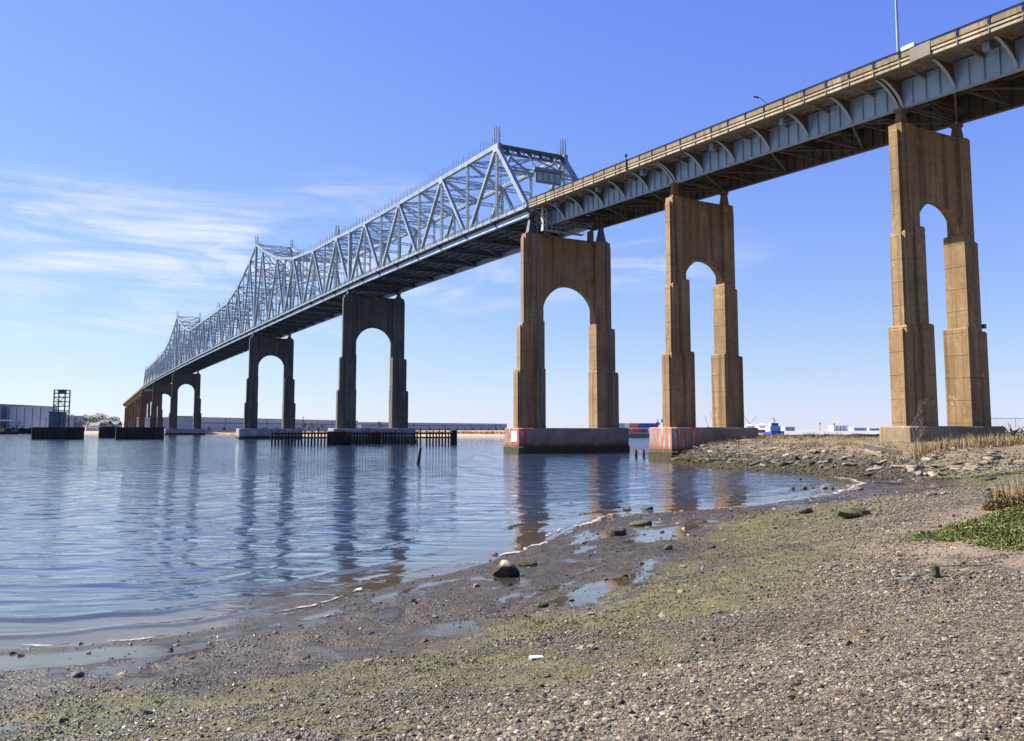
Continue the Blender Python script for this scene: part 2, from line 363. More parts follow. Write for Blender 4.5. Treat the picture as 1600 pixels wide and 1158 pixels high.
# ------------------------------------------------------------------ terrain
SHORE = np.array([(-400, -60), (-90, 4), (-40, 11), (-18, 13.4), (-8.49, 14.4), (-7.11, 14.82), (-5.73, 15.51), (-4.43, 17.12), (-3.4, 19.1), (-2.46, 20.7), (-1.62, 21.8), (-.37, 24.5), (1.05, 28.2), (2.38, 31.9), (4.2, 35.1), (5.48, 36.7), (7.98, 38.1), (10.4, 39.7), (13.8, 42.8), (17.8, 47.4), (21.1, 52.6), (23.8, 58.5), (24.2, 64), (23.2, 68.6), (21.2, 71.1), (19.4, 74.4), (18.2, 80.7), (18.2, 93), (17.8, 101), (21, 113), (34, 124), (60, 133), (120, 150), (420, 200)], float)
def smooth_poly(P, n=6):
    out = []
    for i in range(len(P)-1):
        p0, p1, p2, p3 = P[max(i-1, 0)], P[i], P[i+1], P[min(i+2, len(P)-1)]
        for k in range(n):
            t = k/n; out.append(0.5*((2*p1)+(-p0+p2)*t+(2*p0-5*p1+4*p2-p3)*t*t+(-p0+3*p1-3*p2+p3)*t**3))
    out.append(P[-1]); return np.array(out)
SH = np.vstack([SHORE[:3], smooth_poly(SHORE[3:31], 5), SHORE[31:]])
def sdist(x, y):
    """signed distance to the waterline, + on land (right of the line walked away from the camera)"""
    x = np.asarray(x, float); y = np.asarray(y, float); best = np.full(x.shape, 1e18); sg = np.ones(x.shape)
    for i in range(len(SH)-1):
        ax, ay = SH[i]; bx, by = SH[i+1]; dx, dy = bx-ax, by-ay; L = dx*dx+dy*dy
        t = np.clip(((x-ax)*dx+(y-ay)*dy)/L, 0, 1); ex = x-ax-t*dx; ey = y-ay-t*dy; d2 = ex*ex+ey*ey
        m = d2 < best; best = np.where(m, d2, best); sg = np.where(m, np.where(dx*(y-ay)-dy*(x-ax) < 0, 1.0, -1.0), sg)
    return np.sqrt(best)*sg
def vnoise(x, y, seed=0):
    xi = np.floor(x).astype(np.int64); yi = np.floor(y).astype(np.int64); fx = x-xi; fy = y-yi
    fx = fx*fx*(3-2*fx); fy = fy*fy*(3-2*fy)
    def h(a, b):
        n = (a*374761393+b*668265263+seed*1442695041) & 0xffffffff; n = ((n ^ (n >> 13))*1274126177) & 0xffffffff
        return ((n ^ (n >> 16)) & 0xffff)/65535.0
    return (h(xi, yi)*(1-fx)+h(xi+1, yi)*fx)*(1-fy)+(h(xi, yi+1)*(1-fx)+h(xi+1, yi+1)*fx)*fy
def fbm(x, y, o=4, seed=0):
    r = 0; a = 0.5
    for k in range(o): r = r+a*vnoise(x*2**k, y*2**k, seed+k*17); a *= 0.5
    return r/(1-0.5**o)
def sstep(a, b, x):
    t = np.clip((x-a)/(b-a), 0, 1); return t*t*(3-2*t)
BAND = np.array([(18.2, 99), (18.9, 90), (19.6, 82), (21.3, 75), (23.6, 71), (25.6, 66), (27.2, 60), (30, 55), (36, 51), (46, 47), (60, 43), (200, 20)], float)
def band_dist(x, y):
    """signed distance to the foot of the rubble bank, + on its landward side"""
    x = np.asarray(x, float); y = np.asarray(y, float); best = np.full(x.shape, 1e9); out = np.full(x.shape, -1e9)
    for i in range(len(BAND)-1):
        a_, c_ = BAND[i], BAND[i+1]; d_ = c_-a_; t_ = np.clip(((x-a_[0])*d_[0]+(y-a_[1])*d_[1])/(d_@d_), 0, 1); e_ = np.hypot(x-a_[0]-t_*d_[0], y-a_[1]-t_*d_[1])
        sg_ = np.where(d_[0]*(y-a_[1])-d_[1]*(x-a_[0]) > 0, 1.0, -1.0); m = e_ < best; best = np.where(m, e_, best); out = np.where(m, e_*sg_, out)
    return out
PD = [-4000, -300, -60, -20, -5, 0, 3, 6, 9, 12, 15, 20, 40, 120, 4000]
PZ = [-8, -7, -4.5, -1.8, -.5, 0, .20, .50, 1.05, 1.60, 1.92, 2.1, 2.45, 2.7, 2.8]
def base_z(x, y, d=None):
    if d is None: d = sdist(x, y)
    z = np.interp(d, PD, PZ); bl = band_dist(x, y)
    zl = np.interp(bl, [-3, -1, 0, 2.5, 5, 9, 40], [-9, 0.0, 0.5, 1.2, 2.0, 2.5, 2.75])*np.where(bl > -1, sstep(-0.5, 2.5, d), 1)
    return np.where((d > 0) & (bl > -1), np.maximum(z, zl), z)
def puddle_mask(x, y, d):
    """shallow flat pools lying along the shore on the mud"""
    # coordinates along/across the beach so the pools run with the waterline
    a = x*0.55+y*0.83; c = d
    n = fbm(a*0.28, c*1.15, 4, 5)+(fbm(x*5, y*5, 3, 15)-0.5)*0.13
    k = sstep(0.525, 0.565, n)*sstep(0.3, 1.0, d)*(1-sstep(6.0, 8.0, d))
    n2 = fbm(x*1.3, y*1.3, 3, 9)+(fbm(x*7, y*7, 2, 16)-0.5)*0.12
    k2 = sstep(0.58, 0.62, n2)*sstep(0.2, 1.0, d)*(1-sstep(4.5, 6.5, d))*0.9
    # thin sheet of water left by the last wave
    return np.maximum(k, k2)*(1-sstep(50, 56, y))
def ground_z(x, y, d=None):
    if d is None: d = sdist(x, y)
    z = base_z(x, y, d)
    rough = (fbm(x*0.9, y*0.9, 4, 3)-0.5)*0.16+(fbm(x*4.5, y*4.5, 3, 8)-0.5)*0.05
    z = z+rough*sstep(-0.4, 2.5, d)*(1-0.85*puddle_mask(x, y, d))
    z = z+sstep(-1, 1.5, band_dist(x, y))*(fbm(x*0.5, y*0.5, 4, 21)-0.5)*0.5*sstep(0, 3, d)
    return z
def gz(x, y): return float(ground_z(np.array([x], float), np.array([y], float))[0])

def ground_material():
    m, t, bs = newmat('ground_beach', (0.2, 0.17, 0.13), 0.8, spec=0.3); N = NB(t); p = N.coord('Position')
    def attr(n): a = N.n('ShaderNodeAttribute'); a.attribute_name = n; return a.outputs['Fac']
    d = attr('shore'); pud = attr('puddle'); soil = attr('soil'); sand = attr('sand')
    big = N.noise(p, 0.35, 5, 0.6, 0.5); mid = N.noise(p, 2.5, 5, 0.65); fine = N.noise(p, 16, 5, 0.7)
    vor = N.n('ShaderNodeTexVoronoi'); N.l(p, vor.inputs['Vector']); vor.inputs['Scale'].default_value = 22.0
    vcol = N.sepz(vor.outputs['Color'])[0]
    dd = N.m('ADD', d, N.m('MULTIPLY', N.m('SUBTRACT', big, 0.5), 5.0))
    mud = N.ramp(mid, [(0.3, (0.018, 0.013, 0.009)), (0.5, (0.038, 0.028, 0.018)), (0.72, (0.070, 0.052, 0.035))])
    weed = N.ramp(mid, [(0.3, (0.045, 0.042, 0.018)), (0.5, (0.085, 0.078, 0.030)), (0.72, (0.14, 0.125, 0.062))])
    grav = N.ramp(vcol, [(0.1, (0.030, 0.024, 0.017)), (0.4, (0.065, 0.052, 0.036)), (0.7, (0.11, 0.090, 0.063)), (0.95, (0.19, 0.165, 0.125))])
    grav = N.mix(N.rng(mid, 0.45, 0.7, 0, 0.4), grav, (0.095, 0.062, 0.046))
    soilc = N.ramp(mid, [(0.3, (0.085, 0.065, 0.035)), (0.55, (0.155, 0.12, 0.07)), (0.75, (0.21, 0.175, 0.115))])
    c = N.mix(N.rng(dd, 4.2, 6.5), mud, weed)
    c = N.mix(N.rng(dd, 8.0, 11.5), c, grav)
    c = N.mix(N.m('MULTIPLY', sand, 0.85), c, N.ramp(fine, [(0.3, (0.14, 0.105, 0.075)), (0.7, (0.21, 0.16, 0.12))]))
    c = N.mix(soil, c, soilc)
    c = N.mix(N.m('MULTIPLY', pud, 0.8), c, (0.045, 0.034, 0.025))
    t.links.new(c, bs.inputs['Base Color'])
    wet = N.rng(dd, 3.0, 7.5, 0.5, 0.9)
    r = N.m('ADD', wet, N.m('MULTIPLY', N.m('SUBTRACT', fine, 0.5), 0.3))
    r = N.n('ShaderNodeMix'); N.l(pud, r.inputs[0]); N.l(N.m('ADD', wet, N.m('MULTIPLY', N.m('SUBTRACT', fine, 0.5), 0.3)), r.inputs[2]); r.inputs[3].default_value = 0.04
    t.links.new(r.outputs[0], bs.inputs['Roughness'])
    h = N.m('ADD', N.m('MULTIPLY', mid, 0.8), N.m('ADD', N.m('MULTIPLY', fine, 0.5), N.m('MULTIPLY', vor.outputs['Distance'], -0.5)))
    h = N.m('MULTIPLY', h, N.m('SUBTRACT', 1.0, N.m('MULTIPLY', pud, 0.97)))
    t.links.new(N.bump(h, 0.9, 0.05), bs.inputs['Normal'])
    return m
ground_material()
def in_mat(x, y):
    """creeping green plant mat by the right edge of the beach"""
    cx, cy = 12.9, 15.0
    return 1-np.hypot(x-cx, y-cy)/5.3+(fbm(x*0.9, y*0.9, 4, 31)-0.5)*0.42
def polar_sheet(radii, angs, zf):
    R, A = np.meshgrid(radii, angs, indexing='ij'); X = R*np.sin(A); Y = R*np.cos(A)
    x = X.ravel(); y = Y.ravel(); z = zf(x, y); nr, na = R.shape
    idx = np.arange(nr*na).reshape(nr, na)
    q = np.stack([idx[:-1, :-1], idx[:-1, 1:], idx[1:, 1:], idx[1:, :-1]], -1).reshape(-1, 4)
    return x, y, z, q[:, ::-1]
def np_mesh(name, co, faces, mat, smooth=True):
    me = bpy.data.meshes.new(name); n = len(co); k = faces.shape[1]
    me.vertices.add(n); me.vertices.foreach_set('co', np.ascontiguousarray(co, dtype=np.float32).ravel())
    me.loops.add(faces.size); me.loops.foreach_set('vertex_index', np.ascontiguousarray(faces, dtype=np.int32).ravel())
    me.polygons.add(len(faces)); me.polygons.foreach_set('loop_start', np.arange(0, faces.size, k, dtype=np.int32)); me.polygons.foreach_set('loop_total', np.full(len(faces), k, dtype=np.int32))
    if smooth: me.polygons.foreach_set('use_smooth', np.ones(len(faces), dtype=bool))
    me.materials.append(M[mat]); me.update(calc_edges=True); return me
def add_attr(me, name, v):
    a = me.attributes.new(name, 'FLOAT', 'POINT'); a.data.foreach_set('value', np.ascontiguousarray(v, dtype=np.float32))
radii = np.concatenate([[0.3, 1.0, 1.8], np.geomspace(2.4, 170, 470), np.geomspace(185, 6000, 18)])
angs = np.concatenate([np.linspace(-pi*0.98, -0.80, 16)[:-1], np.linspace(-0.80, 0.95, 420), np.linspace(0.95, pi*0.98, 16)[1:]])
x, y, z, q = polar_sheet(radii, angs, lambda a, b_: ground_z(a, b_))
me = np_mesh('ground', np.stack([x, y, z], 1), q, 'ground_beach')
dS = sdist(x, y)
add_attr(me, 'shore', dS); add_attr(me, 'puddle', puddle_mask(x, y, dS))
landm = sstep(1.5, 4.5, band_dist(x, y))*sstep(1.5, 4, dS)
landm = np.maximum(landm, sstep(19, 24, dS+(fbm(x*.3, y*.3, 3, 4)-.5)*4)*sstep(20, 30, y))
add_attr(me, 'soil', landm)
im = in_mat(x, y)
add_attr(me, 'sand', sstep(-0.34, -0.08, im)*(1-sstep(0.35, 0.6, im))*sstep(0.3, 0.5, fbm(x*0.9, y*0.9, 3, 44)+0.08)*0.9)
tag(put('ground', me), kind='structure')

# ------------------------------------------------------------------ water
def water_material():
    m, t, bs = newmat('water', (0.022, 0.028, 0.024), 0.03, spec=0.5); N = NB(t)
    bs.inputs['IOR'].default_value = 1.6
    def attr(n): a = N.n('ShaderNodeAttribute'); a.attribute_name = n; return a.outputs['Fac']
    sh = attr('shore')
    p = N.coord('Position', (0.34, 1.0, 1), (0, 0, radians(9)))
    a = N.noise(p, 0.9, 2, 0.45, 0.5); b = N.noise(p, 2.6, 3, 0.5, 0.4); c = N.noise(p, 8.0, 3, 0.6)
    gust = N.rng(N.noise(N.coord('Position', (0.25, 1.0, 1)), 0.02, 3), 0.35, 0.65, 0.75, 1.25)
    h = N.m('ADD', N.m('MULTIPLY', a, 1.25), N.m('ADD', N.m('MULTIPLY', b, 0.32), N.m('MULTIPLY', c, 0.03)))
    calm = N.rng(sh, -7.0, -0.3, 1.0, 0.22)
    h = N.m('MULTIPLY', N.m('MULTIPLY', h, calm), gust)
    t.links.new(N.bump(h, 1.0, 0.135), bs.inputs['Normal'])
    col_ = N.ramp(N.rng(sh, -9, 0.0), [(0.0, (0.026, 0.044, 0.088)), (0.82, (0.028, 0.040, 0.062)), (1.0, (0.060, 0.045, 0.030))])
    t.links.new(col_, bs.inputs['Base Color'])
water_material()
def water_z(x, y):
    d = sdist(x, y); n = (fbm(x*0.35, y*0.35, 3, 60)-0.5)
    z = np.zeros_like(x)
    for c0, w, a in ((-0.6, 0.10, 0.030), (-1.8, 0.14, 0.050), (-3.6, 0.18, 0.034), (-5.6, 0.25, 0.020)):
        br = sstep(0.34, 0.54, fbm(x*0.16+c0*3, y*0.16, 3, 71))
        dd = d-c0-n*1.1
        z += a*br*np.where(dd > 0, np.exp(-(dd/(w*0.55))**2), np.exp(-(dd/(w*1.6))**2))
    near = np.exp(-np.hypot(x, y)/60)
    z += near*0.018*np.sin(d*2.1+3*n)*sstep(1.5, 5, -d)
    return z+0.02
radii = np.concatenate([np.geomspace(6, 90, 420), np.geomspace(94, 9000, 60)])
angs = np.concatenate([np.linspace(-pi*0.55, -0.72, 10)[:-1], np.linspace(-0.72, 0.72, 300), np.linspace(0.72, pi*0.55, 10)[1:]])
x, y, z, q = polar_sheet(radii, angs, water_z)
me = np_mesh('water', np.stack([x, y, z], 1), q, 'water'); add_attr(me, 'shore', sdist(x, y))
tag(put('water', me), kind='structure')

# foam line where the last wave ran out
def foam_material():
    m, t, bs = newmat('foam', (0.72, 0.70, 0.66), 0.7); N = NB(t); p = N.coord('Position')
    f = N.noise(p, 18, 4, 0.7); c = N.ramp(f, [(0.35, (0.16, 0.135, 0.11)), (0.55, (0.36, 0.33, 0.29)), (0.7, (0.62, 0.60, 0.57))])
    t.links.new(c, bs.inputs['Base Color']); t.links.new(N.bump(f, 0.8, 0.02), bs.inputs['Normal'])
foam_material()
fm = MB()
seglen = np.hypot(*np.diff(SH, axis=0).T); cum = np.concatenate([[0], np.cumsum(seglen)])
i0 = int(np.argmin(np.hypot(SH[:, 0]+14, SH[:, 1]-14))); i1 = int(np.argmin(np.hypot(SH[:, 0]-24.2, SH[:, 1]-64)))
for row, (o0, wmul, thr, sd_) in enumerate(((0.02, 1.0, 0.44, 3), (-0.28, 0.5, 0.52, 41), (0.22, 0.45, 0.55, 57))):
    ts = np.arange(cum[i0], cum[i1], 0.045); fx = np.interp(ts, cum, SH[:, 0]); fy = np.interp(ts, cum, SH[:, 1])
    tx = np.interp(ts+.4, cum, SH[:, 0])-np.interp(ts-.4, cum, SH[:, 0]); ty = np.interp(ts+.4, cum, SH[:, 1])-np.interp(ts-.4, cum, SH[:, 1]); tl = np.hypot(tx, ty); tx /= tl; ty /= tl
    wob = (fbm(ts*0.3, ts*0, 3, 13)-0.5)*1.1+(fbm(ts*1.6, ts*0, 3, 19+sd_)-.5)*.25+o0
    amt = fbm(ts*0.22, ts*0+3.3, 3, 77+sd_)*0.7+fbm(ts*1.8, ts*0+1.3, 3, 79+sd_)*0.3
    wd = sstep(thr, thr+.16, amt)*(.03+.13*fbm(ts*5, ts*0+7, 3, 23+sd_))*wmul*(1+fy/35)
    e1 = wob-wd*(.5+(fbm(ts*7, ts*0, 2, 29+sd_)-.5)); e2 = wob+wd*(.5+(fbm(ts*7, ts*0+9, 2, 31+sd_)-.5))
    mid_ = (e1+e2)/2; P_ = [(fx+ty*e, fy-tx*e) for e in (e1, mid_, e2)]; Zs = [np.maximum(ground_z(*p), 0.035) for p in P_]
    k = len(fm.v)
    for i in range(len(ts)):
        for j in range(3): fm.v.append((P_[j][0][i], P_[j][1][i], Zs[j][i]+(.004, .014, .004)[j]))
    for i in range(len(ts)-1):
        if wd[i] > .012 and wd[i+1] > .012:
            for j in range(2): fm.f.append((k+i*3+j, k+i*3+j+1, k+i*3+3+j+1, k+i*3+3+j))
tag(fm.build('foam', 'foam'), 'white foam line left along the waterline of the beach', 'foam', kind='stuff')

# far bank across the water (one sheet of marsh and quay land)
FB = [(-2600, 1500), (-900, 800), (-400, 690), (-311, 655), (-235, 640), (-180, 575), (-15, 420), (53, 356), (120, 310), (330, 300), (1500, 420), (3000, 900)]
m, t, bs = newmat('marsh', (0.30, 0.20, 0.11), 0.9); N = NB(t); p = N.coord('Position', (0.3, 1, 1)); a = N.noise(p, 0.05, 5, 0.6)
mc = N.ramp(a, [(0.3, (0.20, 0.13, 0.07)), (0.5, (0.32, 0.21, 0.11)), (0.7, (0.26, 0.22, 0.13))]); gc = N.ramp(a, [(0.3, (0.16, 0.16, 0.15)), (0.7, (0.34, 0.34, 0.33))])
t.links.new(N.mix(N.rng(N.sepz(N.coord('Position'))[0], 20, 60), mc, gc), bs.inputs['Base Color'])
fbm_ = MB(); k = 0
for (x0, y0) in FB:
    for j, (dy, zz) in enumerate(((0, -1), (2.5, 0.6), (9, 1.3), (60, 1.7), (9000, 2.0))): fbm_.v.append((x0+(dy*0.5 if dy > 100 else 0)*(1 if x0 > 0 else -1)*0.6, y0+dy, zz))
for i in range(len(FB)-1):
    for j in range(4): fbm_.f.append((i*5+j, (i+1)*5+j, (i+1)*5+j+1, i*5+j+1))
tag(fbm_.build('far_bank', 'marsh'), kind='structure')
# ------------------------------------------------------------------ the bridge
# --- profiles along s (metres from the first truss pier, away from the camera)
def rail_z(s):                                   # top of the deck railing on the truss spans and far approach
    t_ = abs(s-320.0)
    z_ = float(np.interp(t_, [0, 60, 126, 180, 240, 290, 320, 350, 900], [41.35, 41.28, 41.0, 40.72, 40.25, 39.35, 38.6, 37.45, 17.2]))
    return z_
def gird_z(s): return 31.85+0.043*(s+73.4)       # underside of the near approach girders
GS = 0.043
PAN = 11.43; NP = 56
TOPK = {1: 50.9, 3: 51.4, 5: 51.95, 7: 52.6, 8: 53.0, 9: 53.7, 11: 54.6, 13: 56.4, 15: 60.6, 17: 67.6, 18: 71.8, 19: 67.4, 21: 61.0, 23: 57.5, 25: 57.2, 28: 57.3}
ks = sorted(TOPK)
def top_z(k):
    if k > 28: k = 56-k
    return float(np.interp(k, ks, [TOPK[a] for a in ks]))
S0 = 0.6                                         # truss node 0
def node_s(k): return S0+PAN*k
V1, V2 = 1.5, 14.5                               # truss planes
def bot_z(k): return rail_z(node_s(k))-1.75      # bottom chord axis

# --- piers
def pier(name, sc, zt, truss, label, mats, ped, spring, lv, detail=True, group='arched concrete bridge piers'):
    """sc: s of the pier axis; ped: (v0, v1, s half depth, top) ; lv: two step levels"""
    E_ = bthing(name, 8, sc, 0, label, 'bridge pier', group); org = (8, sc, 0)
    cm, pm = mats
    z0 = ped[3]
    if truss: T = [(0.2, 3.25, 0.68), (-0.5, 3.25, 0.78), (-1.0, 3.3, 0.9)]
    else: T = [(3.1, 4.95, 0.66), (2.85, 5.2, 0.78), (2.35, 5.6, 0.92)]
    l1, l2 = lv
    pb = MB(); v0, v1, hs, pt_ = ped
    # pedestal with chamfered corners and a slightly battered base
    ch = 0.5
    poly = lambda e: [(v0-e+ch, sc-hs-e), (v1+e-ch, sc-hs-e), (v1+e, sc-hs-e+ch), (v1+e, sc+hs+e-ch), (v1+e-ch, sc+hs+e), (v0-e+ch, sc+hs+e), (v0-e, sc+hs+e-ch), (v0-e, sc-hs-e+ch)]
    lev = [(-3.0, 0.12), (0.9, 0.12), (1.05, 0.0), (pt_-0.12, 0.0), (pt_, -0.12)]
    for zz, e in lev:
        for a, b_ in poly(e): pb.v.append((a, b_, zz))
    for i in range(len(lev)-1):
        for j in range(8): pb.f.append((i*8+j, i*8+(j+1) % 8, i*8+8+(j+1) % 8, i*8+8+j))
    pb.f.append(tuple(range((len(lev)-1)*8, len(lev)*8)))
    pedo = pb.build('pedestal', pm, E_, (org[0]-(8-v0), org[1], 0))
    pedo.location = (v0-8, 0, 0)
    for side in (0, 1):
        L = MB()
        def bx(a, b_, h, za, zb, cap=0.0):
            if side: a, b_ = 16-b_, 16-a
            if cap:
                L.box(a, b_, sc-h, sc+h, za, zb-cap); L.box(a, b_, sc-h, sc+h, zb-cap, zb, inset=cap*0.7)
            else: L.box(a, b_, sc-h, sc+h, za, zb)
        (a0, b0, h0), (a1, b1, h1), (a2, b2, h2) = T
        bx(a0, b0, h0, l1-0.6, zt)                               # top shaft
        bx(a0-0.28, b0-1.05 if truss else b0-0.6, h0-0.24, l1-0.6, zt-0.55, 0.12)    # outboard pilaster
        bx(a0+0.75 if truss else a0+0.5, b0-0.04, h0+0.16, l1-0.6, zt-0.02)          # raised face strip
        bx(a1, b1, h1, l2-0.6, l1, 0.16); bx(a1-0.22, b1-0.9, h1-0.26, l2-0.6, l1-0.3, 0.1)
        bx(b1-1.25, b1+0.02, h1+0.26, l2-0.6, l1+0.5, 0.12)      # inner buttress
        bx(a2, b2, h2, z0-0.1, l2, 0.16); bx(a2-0.22, b2-0.9, h2-0.26, z0-0.1, l2-0.3, 0.1)
        bx(b2-1.5, b2+0.03, h2+0.30, z0-0.1, l2+0.2, 0.12)
        lo = L.build('leg', cm, E_, org)
    # spandrel wall with the round arch
    vi = T[0][1]-0.05; r = 8-vi-0.0; hw = 0.46
    w_ = MB(); n = 20; ztw = zt-0.25
    for i in range(n):
        a0_ = pi-pi*i/n; a1_ = pi-pi*(i+1)/n
        x0, x1 = 8+r*cos(a0_), 8+r*cos(a1_); q0, q1 = spring+r*sin(a0_), spring+r*sin(a1_)
        w_.hexa([(x0, sc-hw, q0), (x1, sc-hw, q1), (x1, sc+hw, q1), (x0, sc+hw, q0)], [(x0, sc-hw, ztw), (x1, sc-hw, ztw), (x1, sc+hw, ztw), (x0, sc+hw, ztw)])
    w_.build('spandrel_wall', cm, E_, org)
    cp = MB(); cp.box(vi-0.3, 16.3-vi, sc-hw-0.1, sc+hw+0.1, ztw, ztw+0.22); cp.build('cross_beam_cap', cm, E_, org)
    return E_
def bearing(E_, org, v, s, z0, z1, w=0.75, mat='steel_dark'):
    b_ = MB(); b_.box(v-w, v+w, s-w*0.7, s+w*0.7, z0-0.02, z0+0.15); h = z1-z0
    b_.hexa([(v-w*.75, s-w*.5, z0+.15), (v+w*.75, s-w*.5, z0+.15), (v+w*.75, s+w*.5, z0+.15), (v-w*.75, s+w*.5, z0+.15)],
            [(v-w*.3, s-w*.3, z0+h*.8), (v+w*.3, s-w*.3, z0+h*.8), (v+w*.3, s+w*.3, z0+h*.8), (v-w*.3, s+w*.3, z0+h*.8)])
    b_.tube((v-w*.5, s, z0+h*.82), (v+w*.5, s, z0+h*.82), 0.14, n=8); b_.box(v-w*.6, v+w*.6, s-w*.5, s+w*.5, z0+h*.86, z1)
    b_.build('bearing', mat, E_, org)

P1 = pier('bridge_pier', -62.35, 30.8, False, 'tan arched concrete pier standing on the grassy bank nearest the right edge', ('concrete_tan', 'pedestal_tan'), (1.5, 14.5, 1.95, 3.85), 21.15, (21.0, 12.6))
P2 = pier('bridge_pier', -30.7, 31.9, False, 'tan arched concrete pier on a peeling red and white base beside green rubble', ('concrete_tan', 'pedestal_redish'), (1.2, 14.8, 2.6, 3.8), 21.3, (21.2, 12.7))
P3 = pier('bridge_pier', 0.6, 33.5, True, 'tan arched concrete pier in the water with a white notice on its red base', ('concrete_tan', 'pedestal_red'), (-1.9, 17.9, 2.75, 3.75), 21.0, (19.6, 12.6))
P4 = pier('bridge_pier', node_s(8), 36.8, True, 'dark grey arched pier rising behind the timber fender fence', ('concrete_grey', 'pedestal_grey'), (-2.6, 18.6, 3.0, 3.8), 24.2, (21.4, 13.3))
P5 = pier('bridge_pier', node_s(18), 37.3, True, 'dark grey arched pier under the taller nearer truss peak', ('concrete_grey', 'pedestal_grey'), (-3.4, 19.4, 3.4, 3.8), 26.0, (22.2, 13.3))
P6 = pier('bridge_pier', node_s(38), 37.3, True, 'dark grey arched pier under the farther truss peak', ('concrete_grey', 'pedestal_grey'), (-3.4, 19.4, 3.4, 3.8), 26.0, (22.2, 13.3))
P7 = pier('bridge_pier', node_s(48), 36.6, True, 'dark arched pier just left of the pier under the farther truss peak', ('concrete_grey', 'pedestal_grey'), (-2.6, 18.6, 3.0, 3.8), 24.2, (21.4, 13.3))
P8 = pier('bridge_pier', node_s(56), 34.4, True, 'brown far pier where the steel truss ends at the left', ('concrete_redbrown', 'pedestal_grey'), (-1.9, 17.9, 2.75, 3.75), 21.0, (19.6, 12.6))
for E_, sc, zt, vv, zz in ((P1, -62.35, 30.8, (4.0, 12.0), gird_z(-62.35)), (P2, -30.7, 31.9, (4.0, 12.0), gird_z(-30.7))):
    for v in vv:
        b_ = MB(); b_.box(v-.62, v+.62, sc-.45, sc+.45, zt-.02, zt+.14)
        b_.hexa([(v-.5, sc-.36, zt+.14), (v+.5, sc-.36, zt+.14), (v+.5, sc+.36, zt+.14), (v-.5, sc+.36, zt+.14)], [(v-.3, sc-.28, zz-.3), (v+.3, sc-.28, zz-.3), (v+.3, sc+.28, zz-.3), (v-.3, sc+.28, zz-.3)]); b_.box(v-.42, v+.42, sc-.4, sc+.4, zz-.3, zz+.02)
        b_.build('bearing', 'steel_rust', E_, (8, sc, 0))
for E_, k, zt in ((P3, 0, 33.5), (P4, 8, 36.8), (P5, 18, 37.3), (P6, 38, 37.3), (P7, 48, 36.6), (P8, 56, 34.4)):
    for v in (V1, V2): bearing(E_, (8, node_s(k), 0), v, node_s(k), zt, bot_z(k)-0.38, 0.95)
# short blocks carrying the girder ends on the first truss pier
for v in (4.0, 12.0):
    b_ = MB(); b_.box(v-0.4, v+0.4, -0.45, 0.25, 33.2, gird_z(-0.4)-0.02); b_.build('girder_seat', 'steel_under', P3, (8, 0.6, 0))
# drain pipes and marks on the piers
def pipe(E_, org, pts, r=0.11, mat='pipe_blue'):
    b_ = MB()
    for a, c in zip(pts[:-1], pts[1:]): b_.tube(a, c, r, n=8)
    b_.build('drain_pipe', mat, E_, org)
o3 = (8, 0.6, 0)
pipe(P3, o3, [(2.1, -0.35, 36.4), (2.1, -0.35, 21.8), (2.35, -0.65, 20.6), (2.35, -0.65, 13.6), (2.55, -0.85, 12.4), (2.55, -0.85, 5.2), (2.9, -1.3, 3.9)])
pipe(P3, o3, [(15.0, -0.35, 33.4), (15.0, -0.35, 20.6), (15.35, -0.6, 19.4), (15.35, -0.6, 13.2), (15.6, -0.75, 12.0), (15.6, -0.75, 5.0), (15.9, -1.2, 3.9)])
# white notice with lines of lettering on the painted end of the third pier's base
sgn = MB(); sgn.box(-1.98, -1.93, -1.2, 0.6, 1.75, 3.3); so_ = sgn.build('notice_board', 'sign_white', P3, o3, label='white notice with grey lettering lines')
lt = MB()
for j in range(6):
    yy = 0.45; zz = 3.12-j*0.22
    while yy > -1.0:
        w_ = random.uniform(0.05, 0.2); lt.box(-1.992, -1.981, yy-w_, yy, zz-0.1, zz); yy -= w_+0.06
l_ = lt.build('lettering', 'lettering_grey', so_, o3); l_['kind'] = 'stuff'
def disc(E_, org, v, s, z, r, mat, nm):
    b_ = MB(); b_.tube((v, s, z), (v, s-0.03, z), r, n=14); b_.build(nm, mat, E_, org)
disc(P1, (8, -62.35, 0), 5.2, -62.35-1.23, 6.1, 0.16, 'marker_red', 'paint_mark')
b_ = MB(); b_.tube((6.1, -62.35-1.952, 3.05), (6.1, -62.35-1.98, 3.05), 0.28, n=14)
b_.build('paint_mark', 'marker_yellow', P1, (8, -62.35, 0))
disc(P2, (8, -30.7, 0), 10.6, -30.7-2.62, 3.35, 0.3, 'marker_red', 'paint_mark')
b_ = MB(); b_.box(13.42, 13.75, -63.2, -62.9, 12.9, 13.3); b_.tube((13.2, -63.05, 13.1), (13.5, -63.05, 13.1), 0.04); b_.build('flood_light', 'steel_dark', P1, (8, -62.35, 0))

